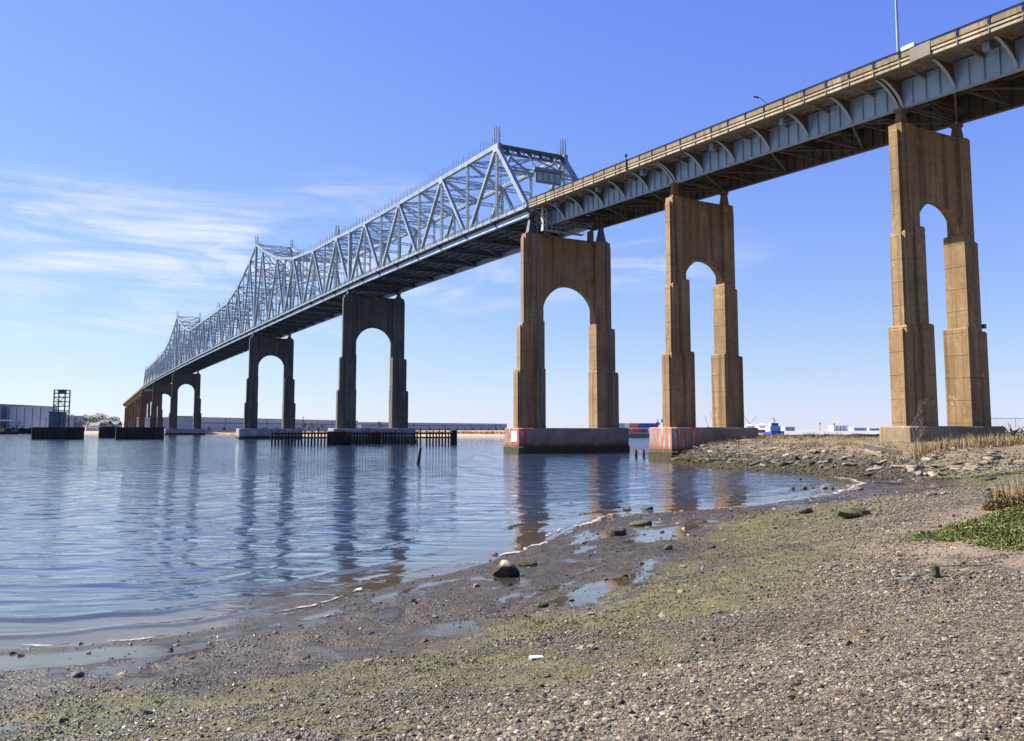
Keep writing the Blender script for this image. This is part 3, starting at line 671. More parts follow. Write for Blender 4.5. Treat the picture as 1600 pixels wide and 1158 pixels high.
# --- near approach spans (plate girders on a grade)
BAY = 5.27; HALF = BAY/2
def approach_span(name, sa, sb, nb, label, simple=False):
    E_ = bthing(name, 8, sa, gird_z(sa), label, 'bridge span', 'plate girder approach spans'); L = sb-sa
    # everything below is local: x = v-8, y = s-sa, z above the girder underside at sa, rising GS per metre
    def mk(nm, mat, b_, par=E_, **k): return b_.build(nm, mat, par, **k)
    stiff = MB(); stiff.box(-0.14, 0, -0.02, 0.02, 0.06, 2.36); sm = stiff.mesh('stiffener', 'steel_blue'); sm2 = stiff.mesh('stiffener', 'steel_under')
    for gi, vg in enumerate((-4.0, 4.0)):
        g = MB(); g.box(vg-0.012, vg+0.012, 0.06, L-0.06, 0.05, 2.37, GS); g.box(vg-0.26, vg+0.26, 0.05, L-0.05, 0, 0.06, GS); g.box(vg-0.26, vg+0.26, 0.05, L-0.05, 2.36, 2.42, GS)
        go = mk('girder', 'steel_blue' if gi == 0 else 'steel_under', g)  # far girder: rust plus shade under the deck, put into a darker colour
        n = nb*4
        for i in range(1, n):
            yy = L*i/n
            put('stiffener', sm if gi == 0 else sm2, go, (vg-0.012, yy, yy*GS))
    sl_ = MB(); sl_.box(-7.05, 7.05, 0.03, L-0.03, 2.55, 2.80, GS); mk('deck_slab', 'soffit', sl_)
    # floor stringers on the overhang and between the girders
    for v in (-6.7, -5.4, -2.4, -0.8, 0.8, 2.4, 5.4, 6.7):
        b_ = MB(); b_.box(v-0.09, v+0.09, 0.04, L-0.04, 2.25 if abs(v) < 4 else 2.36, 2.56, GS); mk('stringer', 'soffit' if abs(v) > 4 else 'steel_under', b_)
    # curved cantilever brackets
    prof = []
    for i in range(11):
        f = i/10; prof.append((-4.03-2.72*f**1.4, 0.12+2.1*(1-(1-f)**1.4)))
    br = MB(); poly = prof+[(-6.75, 2.36), (-4.03, 2.36)]
    bw = MB(); bw.prism(poly, 'y', -0.02, 0.02); bwm = bw.mesh('bracket_web', 'steel_under')  # dark web colour paints the shade behind the flange
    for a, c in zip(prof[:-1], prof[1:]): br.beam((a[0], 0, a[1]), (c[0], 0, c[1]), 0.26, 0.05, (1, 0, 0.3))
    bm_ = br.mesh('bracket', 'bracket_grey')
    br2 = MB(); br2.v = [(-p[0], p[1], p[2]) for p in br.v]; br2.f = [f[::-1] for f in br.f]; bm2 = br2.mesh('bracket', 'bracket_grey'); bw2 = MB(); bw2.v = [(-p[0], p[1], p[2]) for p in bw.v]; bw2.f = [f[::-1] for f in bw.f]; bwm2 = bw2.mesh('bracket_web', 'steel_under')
    small = MB(); small.prism([(-4.03, 1.95), (-6.3, 2.3), (-6.3, 2.36), (-4.03, 2.36)], 'y', -0.09, 0.09); smm = small.mesh('floor_rib', 'soffit')
    fl = MB(); fl.box(-3.97, 3.97, -0.12, 0.12, 1.55, 2.3); fl.beam((-3.9, 0, 0.35), (3.9, 0, 0.35), 0.16, 0.2); fl.beam((-3.9, 0, 0.4), (0, 0, 1.6), 0.12, 0.12); fl.beam((3.9, 0, 0.4), (0, 0, 1.6), 0.12, 0.12)
    flm = fl.mesh('cross_frame', 'steel_under')
    for i in range(nb+1):
        yy = min(max(L*i/nb, 0.25), L-0.25)
        o1 = put('bracket', bm_, E_, (0, yy, yy*GS)); put('bracket_web', bwm, o1); o2 = put('bracket', bm2, E_, (0, yy, yy*GS)); put('bracket_web', bwm2, o2); put('cross_frame', flm, E_, (0, yy, yy*GS))
        if i < nb:
            yc = L*(i+0.5)/nb; put('floor_rib', smm, E_, (0, yc, yc*GS))
    lat = MB()
    for i in range(nb):
        y0, y1 = L*i/nb, L*(i+1)/nb; s_ = 1 if i % 2 else -1
        lat.beam((-3.8*s_, y0+.2, .22+y0*GS), (3.8*s_, y1-.2, .22+y1*GS), 0.2, 0.12)
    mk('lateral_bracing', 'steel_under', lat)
    # parapet: recessed curb wall, two pale ledges, separate concrete panels, steel rail on posts
    for sg in (-1, 1):
        w_ = MB()
        def bb(a, c, z0, z1, bld): bld.box(min(sg*a, sg*c), max(sg*a, sg*c), 0.02, L-0.02, z0, z1, GS)
        bb(7.04, 7.16, 2.42, 3.12, w_); mk('curb_wall', 'soffit', w_)  # darker concrete paints shade into the recesses between the ledges
        l1_ = MB(); bb(6.9, 7.30, 2.44, 2.66, l1_); mk('fascia_ledge', 'fascia_light', l1_)
        l2_ = MB(); bb(7.10, 7.36, 2.80, 2.98, l2_); mk('fascia_ledge', 'fascia_light', l2_)
        npn = nb*2; pl = L/npn
        pm_ = MB(); a0, a1 = (7.18, 7.40) if sg > 0 else (-7.40, -7.18)
        h0, h1 = 3.10, 3.56; e = 0.10; g = 0.14
        # panel with clipped upper corners
        pm_.prism([(g, h0+g*GS), (pl-g, h0+(pl-g)*GS), (pl-g, h1-e+(pl-g)*GS), (pl-g-e, h1+(pl-g-e)*GS), (g+e, h1+(g+e)*GS), (g, h1-e+g*GS)], 'x', a0, a1)
        pmm = pm_.mesh('barrier_panel', 'parapet')
        po = MB(); xm = sg*7.27; po.box(xm-0.08, xm+0.08, -0.07, 0.07, 2.9, 3.72); po.box(xm-0.11, xm+0.11, -0.12, 0.12, 3.0, 3.35); pom = po.mesh('rail_post', 'steel_rail')
        jm = MB(); jm.box(sg*7.25-0.13, sg*7.25+0.13, -0.035, 0.035, 2.46, 3.10); jmm = jm.mesh('fascia_joint', 'steel_dark')
        for i in range(npn):
            yy = pl*i; put('barrier_panel', pmm, E_, (0, yy, yy*GS)); put('rail_post', pom, E_, (0, yy+0.001, yy*GS)); put('fascia_joint', jmm, E_, (0, yy+0.1, (yy+0.1)*GS))
        for zz, hh in ((3.60, 0.07), (3.74, 0.09)):
            rl = MB(); rl.box(min(xm-.05, xm+.05), max(xm-.05, xm+.05), 0, L, zz, zz+hh, GS); mk('rail', 'steel_rail', rl)
    return E_
A0 = approach_span('approach_span', -94.0, -62.35, 6, 'blue plate girder bridge span leaving the frame at the upper right')
A1 = approach_span('approach_span', -62.35, -30.7, 6, 'blue plate girder bridge span between the two tan piers on the right')
A2 = approach_span('approach_span', -30.7, -0.15, 6, 'blue plate girder bridge span joining the steel truss')
# small junction boxes under the overhang
def jbox(E_, sa, s):
    b_ = MB(); v = -5.6; y = s-sa; z = 1.78+y*GS
    b_.box(v-.32, v+.32, y-.3, y+.3, z, z+.62); b_.box(v-.36, v+.36, y-.34, y+.34, z+.6, z+.68); b_.beam((v, y, z+.6), (v, y, z+.9), .1, .1)
    b_.build('junction_box', 'steel_pale', E_)
for E_, sa, ss in ((A0, -94, (-71.6, -82)), (A1, -62.35, (-50.0, -39.5)), (A2, -30.7, (-26.6, -16.5, -5.5))):
    for s in ss: jbox(E_, sa, s)
# grey plate over the parapet with a white cabinet above
b_ = MB(); y = -66.9+94; b_.box(-7.44, -7.405, y-.95, y+.95, 2.44+y*GS, 3.62+y*GS); b_.build('joint_plate', 'steel_under', A0)
b_ = MB(); y = -65.7+94; b_.box(-7.5, -7.1, y-.7, y+.5, 3.66+y*GS, 3.98+y*GS); b_.build('cabinet', 'white_paint', A0)
b_ = MB(); y = -25.5+30.7; b_.box(-7.5, -7.42, y-.05, y+.05, 2.4+y*GS, 4.6+y*GS); b_.box(-7.55, -7.38, y-.2, y+.2, 4.2+y*GS, 4.4+y*GS); b_.build('signal_mast', 'steel_rail', A2)

def street_lamp(v, s, zb, h, arm, label):
    E_ = bthing('street_lamp', v, s, zb, label, 'street lamp', 'street lamps on the bridge deck')
    b_ = MB(); b_.tube((0, 0, 0), (0, 0, h), 0.13, 0.08, 10); b_.box(-.2, .2, -.2, .2, -.05, .12); b_.build('pole', 'steel_pale', E_)
    a_ = MB(); pts = [(arm*f, 0, h-.1+0.7*sin(f*pi/2)) for f in (0, .25, .5, .75, 1)]
    for p, q_ in zip(pts[:-1], pts[1:]): a_.tube(p, q_, 0.05, n=6)
    a_.build('arm', 'steel_pale', E_)
    hd = MB(); e = pts[-1]; sg = 1 if arm > 0 else -1
    hd.hexa([(e[0]-.1*sg, -.14, e[2]-.12), (e[0]+.75*sg, -.1, e[2]-.06), (e[0]+.75*sg, .1, e[2]-.06), (e[0]-.1*sg, .14, e[2]-.12)], [(e[0]-.1*sg, -.1, e[2]+.06), (e[0]+.75*sg, -.06, e[2]+.03), (e[0]+.75*sg, .06, e[2]+.03), (e[0]-.1*sg, .1, e[2]+.06)])
    hd.build('lamp_head', 'steel_dark', E_)
street_lamp(0.95, -64.6, gird_z(-64.6)+2.85, 10.5, 1.6, 'tall pale lamp pole on the parapet above the rightmost pier')

street_lamp(15.2, -35.5, gird_z(-35.5)+2.85, 7.9, -1.7, 'far side lamp whose dark head shows over the parapet between the right piers')

# --- truss spans
def truss_span(name, k0, k1, label, near=True, ends=(False, False)):
    sa = node_s(k0); E_ = bthing(name, 8, sa, 0, label, 'bridge span', 'steel truss spans'); org = (8, sa, 0)
    B = lambda k, v: Vector((v, node_s(k), bot_z(k))); T = lambda k, v: Vector((v, node_s(k), top_z(k)))
    def bld(nm, mat, b_, par=E_): return b_.build(nm, mat, par, org)
    cw = 0.62
    for v in (V1, V2):
        for k in range(k0, k1):
            b_ = MB(); b_.beam(B(k, v), B(k+1, v), 0.55, 0.78); bld('bottom_chord', 'steel_blue', b_)
            if not ((k == 0 and ends[0]) or (k+1 == NP and ends[1])):
                b_ = MB(); b_.beam(T(k, v), T(k+1, v), cw, 0.78); tc_ = bld('top_chord', 'steel_pale', b_)
                # handrail stanchions and cable on the chord
                h = MB(); n = 5 if near else 3
                for i in range(n):
                    p = T(k, v).lerp(T(k+1, v), (i+0.5)/n); w = 0.05 if near else 0.07
                    for dv in ((-.3, .3) if near else (0,)): h.box(p.x+dv-w/2, p.x+dv+w/2, p.y-w/2, p.y+w/2, p.z+.3, p.z+1.75 if i != n//2 else p.z+2.3)
                if near:
                    for zz in (1.0, 1.5): h.beam(T(k, v)+Vector((0.3, 0, zz)), T(k+1, v)+Vector((0.3, 0, zz)), 0.02, 0.02)
                bld('chord_handrail', 'steel_dark', h, tc_)
            # diagonals: top nodes are the odd panel points
            b_ = MB(); kk = (k, k+1)
            lo, hi = (k, k+1) if (k+1) % 2 else (k+1, k)
            if hi % 2 == 0: lo, hi = hi, lo
            endp = (k == 0 and ends[0]) or (k+1 == NP and ends[1])
            w = 0.66 if endp else 0.58
            b_.beam(B(lo, v), T(hi, v), w, 0.75 if endp else 0.55, (0, 1, 0)); bld('end_post' if endp else 'diagonal', 'steel_pale', b_)
        for k in range(k0, k1+1):
            if (k == 0 and ends[0]) or (k == NP and ends[1]): continue
            if k == k1 and k1 != NP: continue
            b_ = MB()
            if k in (18, 38, 8, 48): b_.beam(B(k, v), T(k, v), 0.8, 0.8, (0, 1, 0))
            elif near: b_.lattice(B(k, v), T(k, v), 0.42, 0.5, max(8, int((top_z(k)-bot_z(k))/0.75)), 0.1, 0.07, (0, 1, 0))
            else: b_.beam(B(k, v), T(k, v), 0.3, 0.36, (0, 1, 0))
            bld('vertical_post', 'steel_pale', b_)
            # gusset plates
            g = MB(); p = T(k, v); g.box(v-cw/2-.03, v+cw/2+.03, p.y-(.9 if k % 2 else .5), p.y+(.9 if k % 2 else .5), p.z-(1.0 if k % 2 else .55), p.z+.36)
            bld('gusset_plate', 'steel_pale', g)
            if k in (1, 9, 18, 25, 31, 38, 47, 55):     # aerial masts on the posts
                f = MB(); z_ = top_z(k)
                f.lattice((v, p.y, z_+.3), (v, p.y, z_+3.4), 0.75, 0.75, 7, 0.09, 0.07, (0, 1, 0)); f.box(v+.5, v+.58, p.y-.04, p.y+.04, z_, z_+2.6)
                f.lattice((v, p.y-0.8, z_+.3), (v, p.y-0.8, bot_z(k)), 0.6, 0.6, 16, 0.06, 0.05, (0, 1, 0)) if near else None
                bld('access_mast', 'steel_dark', f)
    # cross framing: top struts, top laterals, sway frames
    for k in range(k0, k1+1):
        if (k == 0 and ends[0]) or (k == NP and ends[1]) or (k == k1 and k1 != NP): continue
        st = MB(); a, c = T(k, V1), T(k, V2); n = 14 if near else 8
        if near or k % 2 == 0: st.lattice(a, c, 0.4, 0.7, n, 0.11 if near else .16, 0.07 if near else .12, (0, 0, 1))
        else: st.beam(a, c, 0.3, 0.4)
        bld('top_strut', 'steel_blue', st)
        hgt = top_z(k)-bot_z(k); dz = min(max(hgt*0.28, 3.2), hgt-6.6)
        sw = MB(); d = Vector((0, 0, dz))
        if near: sw.lattice(a-d, c-d, 0.36, 0.6, n, 0.1, 0.07, (0, 0, 1))
        else: sw.beam(a-d, c-d, 0.3, 0.45)
        m_ = (a+c)/2
        for p, q_ in ((a, m_-d), (c, m_-d)):
            if near: sw.lattice(p, q_, 0.25, 0.35, 8, 0.07, 0.05, (0, 0, 1))
            else: sw.beam(p, q_, 0.2, 0.25)
        if hgt > 18:
            e_ = d+Vector((0, 0, (hgt-dz-6.4)*0.55)); sw.lattice(a-e_, c-e_, 0.36, 0.6, n, 0.12, 0.09, (0, 0, 1))
            sw.beam(a-d, (c-e_), .2, .25); sw.beam(c-d, (a-e_), .2, .25)
        bld('sway_frame', 'steel_blue', sw)
        if k < k1 and not (k+1 == NP and ends[1]):
            lt_ = MB(); a2, c2 = T(k+1, V1), T(k+1, V2)
            for p, q_ in ((a, c2), (c, a2)):
                if near: lt_.lattice(p, q_, 0.3, 0.35, 12, 0.09, 0.06, (0, 0, 1), faces=1)
                else: lt_.beam(p, q_, 0.22, 0.26)
            bld('top_lateral', 'steel_blue', lt_)
    for kp, at_end in ((1, ends[0]), (NP-1, ends[1])):
        if at_end and k0 <= kp <= k1:               # portal frame on the sloping end posts
            a, c = T(kp, V1), T(kp, V2); ke = 0 if kp == 1 else NP
            dirv = (B(ke, V1)-a).normalized()
            pt_ = MB(); pt_.beam(a+Vector((0, 0, .15)), c+Vector((0, 0, .15)), 0.5, 0.55)
            pt_.lattice(a+dirv*.9, c+dirv*.9, 0.45, 1.3, 12, 0.14, 0.12, (0, 0, 1)); pt_.beam(a+dirv*1.8, c+dirv*1.8, 0.4, 0.3)
            for i in range(12):
                f = (i+.5)/12
                if i % 2: p = a.lerp(c, f); pt_.beam(p+dirv*.1, p+dirv*1.8, 0.7, 0.06, (0, 1, 0))
            bld('portal_strut', 'steel_dark', pt_)
            kn = MB(); lo_ = dirv*5.2
            for p, q_ in ((a, c), (c, a)):
                prev = p+lo_
                for i in range(1, 7):
                    f = i/6; cur = (p+lo_).lerp(p.lerp(q_, .22)+dirv*1.9, f)+Vector((0, 0, 0.9*sin(f*pi)*0.8)); kn.beam(prev, cur, 0.35, 0.45); prev = cur
            kn.lattice(a+dirv*6.2, c+dirv*6.2, 0.4, 0.7, 12, 0.12, 0.09, (0, 0, 1)); kn.beam(a+dirv*6.2, a.lerp(c, .5)+dirv*2, .22, .22); kn.beam(c+dirv*6.2, a.lerp(c, .5)+dirv*2, .22, .22)
            bld('portal_brace', 'steel_pale', kn)
    # floor: floor beams, stringers, slab, bottom laterals
    for k in range(k0, k1+1):
        if k == k1 and k1 != NP: continue
        p = B(k, 0); f = MB(); f.box(V1+.2, V2-.2, p.y-.16, p.y+.16, p.z-.45, p.z+.55)
        f.prism([(V1-.1, p.z-.1), (V1-1.15, p.z+.45), (V1-1.15, p.z+.7), (V1-.1, p.z+.7)], 'y', p.y-.1, p.y+.1)
        bld('floor_beam', 'steel_dark', f)
    nst = 7
    for j in range(nst):
        v = V1+1.0+(V2-V1-2.0)*j/(nst-1); b_ = MB()
        for k in range(k0, k1): b_.beam(Vector((v, node_s(k), bot_z(k)+.42)), Vector((v, node_s(k+1), bot_z(k+1)+.42)), .2, .42)
        bld('stringer', 'steel_dark', b_)
    b_ = MB()
    for k in range(k0, k1):
        for p, q_ in ((B(k, V1), B(k+1, V2)), (B(k, V2), B(k+1, V1))):
            o_ = Vector((0, 0, -.3)); b_.beam(p+o_, q_+o_, .22, .14)
    bld('bottom_lateral', 'steel_dark', b_)
    b_ = MB()
    for k in range(k0, k1):
        y0, y1, z0, z1 = node_s(k), node_s(k+1), bot_z(k)+.66, bot_z(k+1)+.66
        b_.hexa([(0.95, y0, z0), (15.05, y0, z0), (15.05, y1, z1), (0.95, y1, z1)], [(0.95, y0, z0+.24), (15.05, y0, z0+.24), (15.05, y1, z1+.24), (0.95, y1, z1+.24)])
    bld('deck_slab', 'soffit', b_)
    for v, nm in ((0.72, 1), (15.28, -1)):
        for k in range(k0, k1):
            y0, y1 = node_s(k), node_s(k+1); r0, r1 = rail_z(y0), rail_z(y1)
            f = MB(); f.hexa([(v-.09, y0+.03, r0-1.02), (v+.09, y0+.03, r0-1.02), (v+.09, y1-.03, r1-1.02), (v-.09, y1-.03, r1-1.02)], [(v-.09, y0+.03, r0-.52), (v+.09, y0+.03, r0-.52), (v+.09, y1-.03, r1-.52), (v-.09, y1-.03, r1-.52)])
            bld('fascia_beam', 'steel_pale', f)
            rl = MB(); np_ = 8 if near else 4
            for i in range(np_):
                fy = y0+(y1-y0)*(i+.5)/np_; fz = r0+(r1-r0)*(i+.5)/np_; w = .05 if near else .08
                rl.box(v-w, v+w, fy-w, fy+w, fz-.54, fz+.02)
                if near and i % 2 == 0: rl.box(v-.13, v-.095, fy-.09, fy+.09, fz-1.08, fz-.5)
            for zz in (-.03, -.28): rl.beam((v, y0, r0+zz), (v, y1, r1+zz), .08, .07)
            bld('railing', 'steel_dark', rl)
    return E_
truss_span('truss_span', 0, 8, 'pale blue truss span with the sloping end posts and portal nearest the camera', True, (True, False))
truss_span('truss_span', 8, 18, 'pale blue truss span rising to the nearer tall peak', True)
truss_span('truss_span', 18, 38, 'long main truss span hanging between the two tall peaks', False)
truss_span('truss_span', 38, 48, 'distant truss span falling left from the farther peak', False)
truss_span('truss_span', 48, 56, 'last truss span at the far left ending in a square corner', False, (False, True))
# sign box slung in the portal
E_ = bthing('overhead_sign', 8, 4.6, 0, 'dark blue sign box with pale panels slung under the truss portal', 'sign')
sx, sy = 8.0, 4.6; zc_ = rail_z(4.6)+5.6
fr = MB(); fr.box(4.3, 9.6, 4.2, 5.0, zc_+.9, zc_+1.4); fr.box(4.6, 9.4, 4.45, 4.9, zc_-1.0, zc_+.9); fr.build('sign_case', 'pipe_blue', E_, (8, 4.6, 0))
for i in range(4):
    p = MB(); a = 4.85+i*1.15; p.box(a, a+.9, 4.38, 4.45, zc_-.75, zc_+.65); p.build('sign_panel', 'steel_pale', E_, (8, 4.6, 0))
hg = MB()
for v in (4.6, 9.3): hg.beam((v, 4.6, zc_+1.3), (v, 6.6, zc_+3.8), .14, .14)
hg.build('hanger', 'steel_dark', E_, (8, 4.6, 0))
# expansion platform, ladder and guard rail where the girder meets the truss
E_ = bthing('inspection_platform', 2.5, -1.6, 33.6, 'grey inspection platform and white steps on top of the third pier', 'platform'); og = (2.5, -1.6, 0)
E_.location = BW(2.5, -1.6, 0)
b_ = MB(); b_.box(2.6, 9.5, -2.2, -1.2, 33.75, 33.83); b_.build('platform_floor', 'bracket_grey', E_, og)
b_ = MB()
for i in range(9):
    v = 2.7+i*.84; b_.box(v-.03, v+.03, -2.2, -2.14, 33.8, 34.95)
for zz in (34.35, 34.9): b_.box(2.6, 9.5, -2.19, -2.15, zz, zz+.05)
b_.build('guard_rail', 'bracket_grey', E_, og)
for j in range(4):
    st = MB(); z_ = 34.6+j*.85; st.box(2.25, 2.95, -1.9+j*.12, -1.55+j*.12, z_, z_+.1); st.build('step', 'white_paint', E_, og)
b_ = MB(); b_.box(2.2, 2.26, -1.95, -1.25, 33.7, 38.0); b_.box(2.94, 3.0, -1.95, -1.25, 33.7, 38.0); b_.build('ladder_stile', 'bracket_grey', E_, og)

# --- far approach: piers and girder spans beyond the truss
s = node_s(56); xs = [s+31.5*i for i in range(10)]
def far_off(s): return 0.0 if s < 860 else (s-860)**2*0.0035
ORD = ['first', 'second', 'third', 'fourth', 'fifth', 'sixth', 'seventh', 'eighth', 'ninth', 'tenth', 'eleventh', 'twelfth', 'thirteenth']
for i in range(9):
    sa, sb = xs[i], xs[i+1]; za, zb = rail_z(sa), rail_z(sb)
    last = i == 8
    E_ = bthing('approach_span', 8, sa, 0, ORD[i]+' distant deck span beyond the far end of the truss, counted from the truss', 'bridge span', 'far approach spans'); og = (8, sa, 0)
    oa, ob = far_off(sa), far_off(sb)
    def strip(v0, v1, h0, h1, nm, mat):
        b_ = MB(); b_.hexa([(v0+oa, sa+.03, za+h0), (v1+oa, sa+.03, za+h0), (v1+ob, sb-.03, zb+h0), (v0+ob, sb-.03, zb+h0)], [(v0+oa, sa+.03, za+h1), (v1+oa, sa+.03, za+h1), (v1+ob, sb-.03, zb+h1), (v0+ob, sb-.03, zb+h1)])
        b_.build(nm, mat, E_, og)
    strip(0.95, 15.05, -1.25, -1.0, 'deck_slab', 'soffit'); strip(3.8, 4.2, -3.7, -1.26, 'girder', 'steel_dark'); strip(11.8, 12.2, -3.7, -1.26, 'girder', 'steel_dark')
    strip(0.6, 0.94, -1.4, -0.1, 'parapet', 'soffit'); strip(15.06, 15.4, -1.4, -0.1, 'parapet', 'soffit')
    if i > 0:
        zt = za-4.9
        E2 = bthing('bridge_pier', 8+oa, sa, 0, ORD[i-1]+' thin dark pier beyond the far end of the truss, counted from the truss', 'bridge pier', 'far approach piers'); og2 = (8, sa, 0)
        for a in (2.6, 10.6):
            L = MB(); L.box(a, a+2.8, sa-.9, sa+.9, 1.0, 12.0); L.box(a+.3, a+2.5, sa-.75, sa+.75, 11.9, zt); L.build('leg', 'concrete_redbrown', E2, og2)
        b_ = MB(); b_.box(5.0, 11.0, sa-.6, sa+.6, zt-5.5, zt-.02); b_.build('spandrel_wall', 'concrete_redbrown', E2, og2)
        for v in (4.0, 12.0):
            b_ = MB(); b_.box(v-.5, v+.5, sa-.5, sa+.5, zt, za-3.72); b_.build('bearing', 'steel_dark', E2, og2)
# ------------------------------------------------------------------ small things, rubble, plants
import bmesh
def pz(x, y, Y):
    """world point on the pixel's sight line at distance Y (survey of the far shore)"""
    a = (x-800)/1320.37; b_ = (552.86-y)/1320.37; c, s_ = cos(radians(5.093)), sin(radians(5.093))
    d = (a, c-b_*s_, s_+b_*c); t = Y/d[1]; return Vector((d[0]*t, Y, CAM_H+d[2]*t))
def hull_mesh(name, mat, n=14, sx=1, sy=1, sz=1, seed=0, bev=0.0, boxy=0.5):
    r = random.Random(seed); bm = bmesh.new()
    for i in range(n):
        v = Vector([r.uniform(-1, 1) for _ in range(3)]); m_ = max(abs(c) for c in v); v = v.lerp(v/m_, boxy)*r.uniform(0.8, 1)
        bm.verts.new((v.x*sx, v.y*sy, v.z*sz))
    bmesh.ops.convex_hull(bm, input=bm.verts)
    for v in [v for v in bm.verts if not v.link_faces]: bm.verts.remove(v)
    if bev: bmesh.ops.bevel(bm, geom=list(bm.edges), offset=bev, segments=1, affect='EDGES')
    me = bpy.data.meshes.new(name); bm.to_mesh(me); bm.free(); me.materials.append(M[mat]); return me
def boulder_mesh(name, mat, sx, sy, sz, seed, sub=4, amp=0.42):
    bm = bmesh.new(); bmesh.ops.create_icosphere(bm, subdivisions=sub, radius=1)
    r = np.random.default_rng(seed); planes = [(Vector(r.normal(size=3)).normalized(), r.uniform(0.62, 0.9)) for _ in range(13)]
    P = np.array([v.co[:] for v in bm.verts])
    for n_, d_ in planes:
        e = P@np.array(n_)-d_; P = P-np.outer(np.where(e > 0, e*.85, 0), np.array(n_))
    q = P*2.2; k = fbm(q[:, 0]+q[:, 2]*.7+seed, q[:, 1]-q[:, 2]*.4, 4, seed)-.5; P = P*(1+k*amp)[:, None]
    for v, p in zip(bm.verts, P): v.co = (p[0]*sx, p[1]*sy, max(p[2], -.55)*sz)
    me = bpy.data.meshes.new(name); bm.to_mesh(me); bm.free(); me.materials.append(M[mat])
    me.polygons.foreach_set('use_smooth', [True]*len(me.polygons)); return me

# --- single stones and litter on the beach: (pixel x, pixel y, half sizes, material, name, label, category)
ones = [
 (792, 900, 0.38, 0.32, 0.3, 'rock_pale_top', 'boulder', 'large boulder with dark flanks and a pale greenish top on the mud', 'boulder'),
 (822, 884, .30, .13, .10, 'rock_moss', 'rock', 'long flat mossy stone just behind the large boulder', 'rock'),
 (773, 868, .13, .10, .07, 'rock_dark', 'rock', 'small dark stone at the foam edge left of the flat mossy stone', 'rock'),
 (744, 918, .08, .07, .07, 'rock_tan', 'rock', 'small pale stone on the mud left of the large boulder', 'rock'),
 (966, 835, 0.33, 0.24, 0.2, 'rock_dark', 'rock', 'dark angular rock at the foam line beside a flat pale slab', 'rock'),
 (1002, 820, 0.5, 0.3, 0.13, 'rock_moss', 'rock', 'flat olive slab lying in the foam above the dark angular rock', 'rock'),
 (980, 798, 0.26, 0.2, 0.1, 'rock_dark', 'rock', 'low dark rock awash in the shallow water', 'rock'),
 (1012, 797, .34, .2, .13, 'rock_dark', 'rock', 'second low dark rock awash, right of its twin', 'rock'),
 (1336, 806, 0.5, 0.34, 0.2, 'rock_moss', 'rock', 'broad weedy green rock at the head of the mud flat', 'rock'),
 (1258, 801, 0.26, 0.2, 0.15, 'rock_dark', 'rock', 'rounded dark rock on the mud left of the broad weedy rock', 'rock'),
 (1338, 766, 0.5, 0.3, 0.13, 'rock_tan', 'rock', 'flat brown slab at the tip of the shallow inlet', 'rock'),
 (1239, 765, 0.14, 0.12, 0.13, 'rock_dark', 'rock', 'leftmost of the row of dark stones in the inlet', 'rock'),
 (1257, 764, 0.17, 0.15, 0.15, 'rock_dark', 'rock', 'second from the left in the row of dark stones in the inlet', 'rock'),
 (1270, 764, 0.12, 0.11, 0.1, 'rock_dark', 'rock', 'small dark stone third in the row in the inlet', 'rock'),
 (1287, 764, 0.29, 0.22, 0.16, 'rock_grey', 'rock', 'largest grey stone in the row in the inlet', 'rock'),
 (1300, 765, 0.17, 0.14, 0.11, 'rock_dark', 'rock', 'rightmost dark stone of the row in the inlet', 'rock'),
 (1250, 750, 0.15, 0.12, 0.14, 'rock_dark', 'rock', 'dark stone standing alone out in the inlet', 'rock'),
 (1424, 908, .105, .06, .05, 'rock_grey', 'rock', 'flat grey stone on the gravel left of the mossy stump', 'rock'),
 (1480, 831, .10, .07, .055, 'rock_grey', 'rock', 'greenish stone at the edge of the creeping plant mat', 'rock'),
 (1438, 833, .07, .05, .045, 'rock_dark', 'rock', 'small brown stone on the pink sand by the plant mat', 'rock'),
 (1450, 846, .06, .05, .04, 'rock_moss', 'rock', 'tiny green stone on the pink sand by the plant mat', 'rock'),
 (1467, 823, .09, .06, .04, 'rock_tan', 'rock', 'low rusty stone on the sand above the plant mat', 'rock'),
 (1545, 750, .42, .24, .14, 'rock_dark', 'rock', 'single dark stone on the open pale gravel', 'rock'),
 (1113, 857, .12, .09, .08, 'rock_dark', 'rock', 'small dark stone by the pools on the mud', 'rock'),
 (1045, 858, .14, .1, .1, 'rock_dark', 'rock', 'blackish stone on the mud near the foam line', 'rock'),
 (1069, 887, .13, .09, .05, 'rock_tan', 'rock', 'pale flat stone among the weedy gravel', 'rock'),
 (847, 948, .13, .1, .08, 'rock_moss', 'rock', 'green stone at the end of the long pool', 'rock'),
 (120, 1058, .12, .09, .07, 'rock_dark', 'rock', 'dark stone at the bottom left on wet mud', 'rock'),
]
for i, (x, y, a, b_, c, mt, nm, lb, ct) in enumerate(ones):
    p = pix(x, y, 0.0); q_ = p
    for _ in range(12):
        zg = max(gz(q_[0], q_[1]), 0.0); q_ = pix(x, y, zg)
    me_ = boulder_mesh(nm, mt, a, b_, c, 100+i, 4 if a > .28 else 3)
    o = put(nm, me_, None, (q_[0], q_[1], zg+c*0.35), (0, 0, random.uniform(-.4, .4))); tag(o, lb, ct, 'stones on the beach')
def onground(x, y):
    q_ = pix(x, y, 0.5)
    for _ in range(15): zg = max(gz(q_[0], q_[1]), 0.0); q_ = pix(x, y, zg)
    return Vector((q_[0], q_[1], zg))
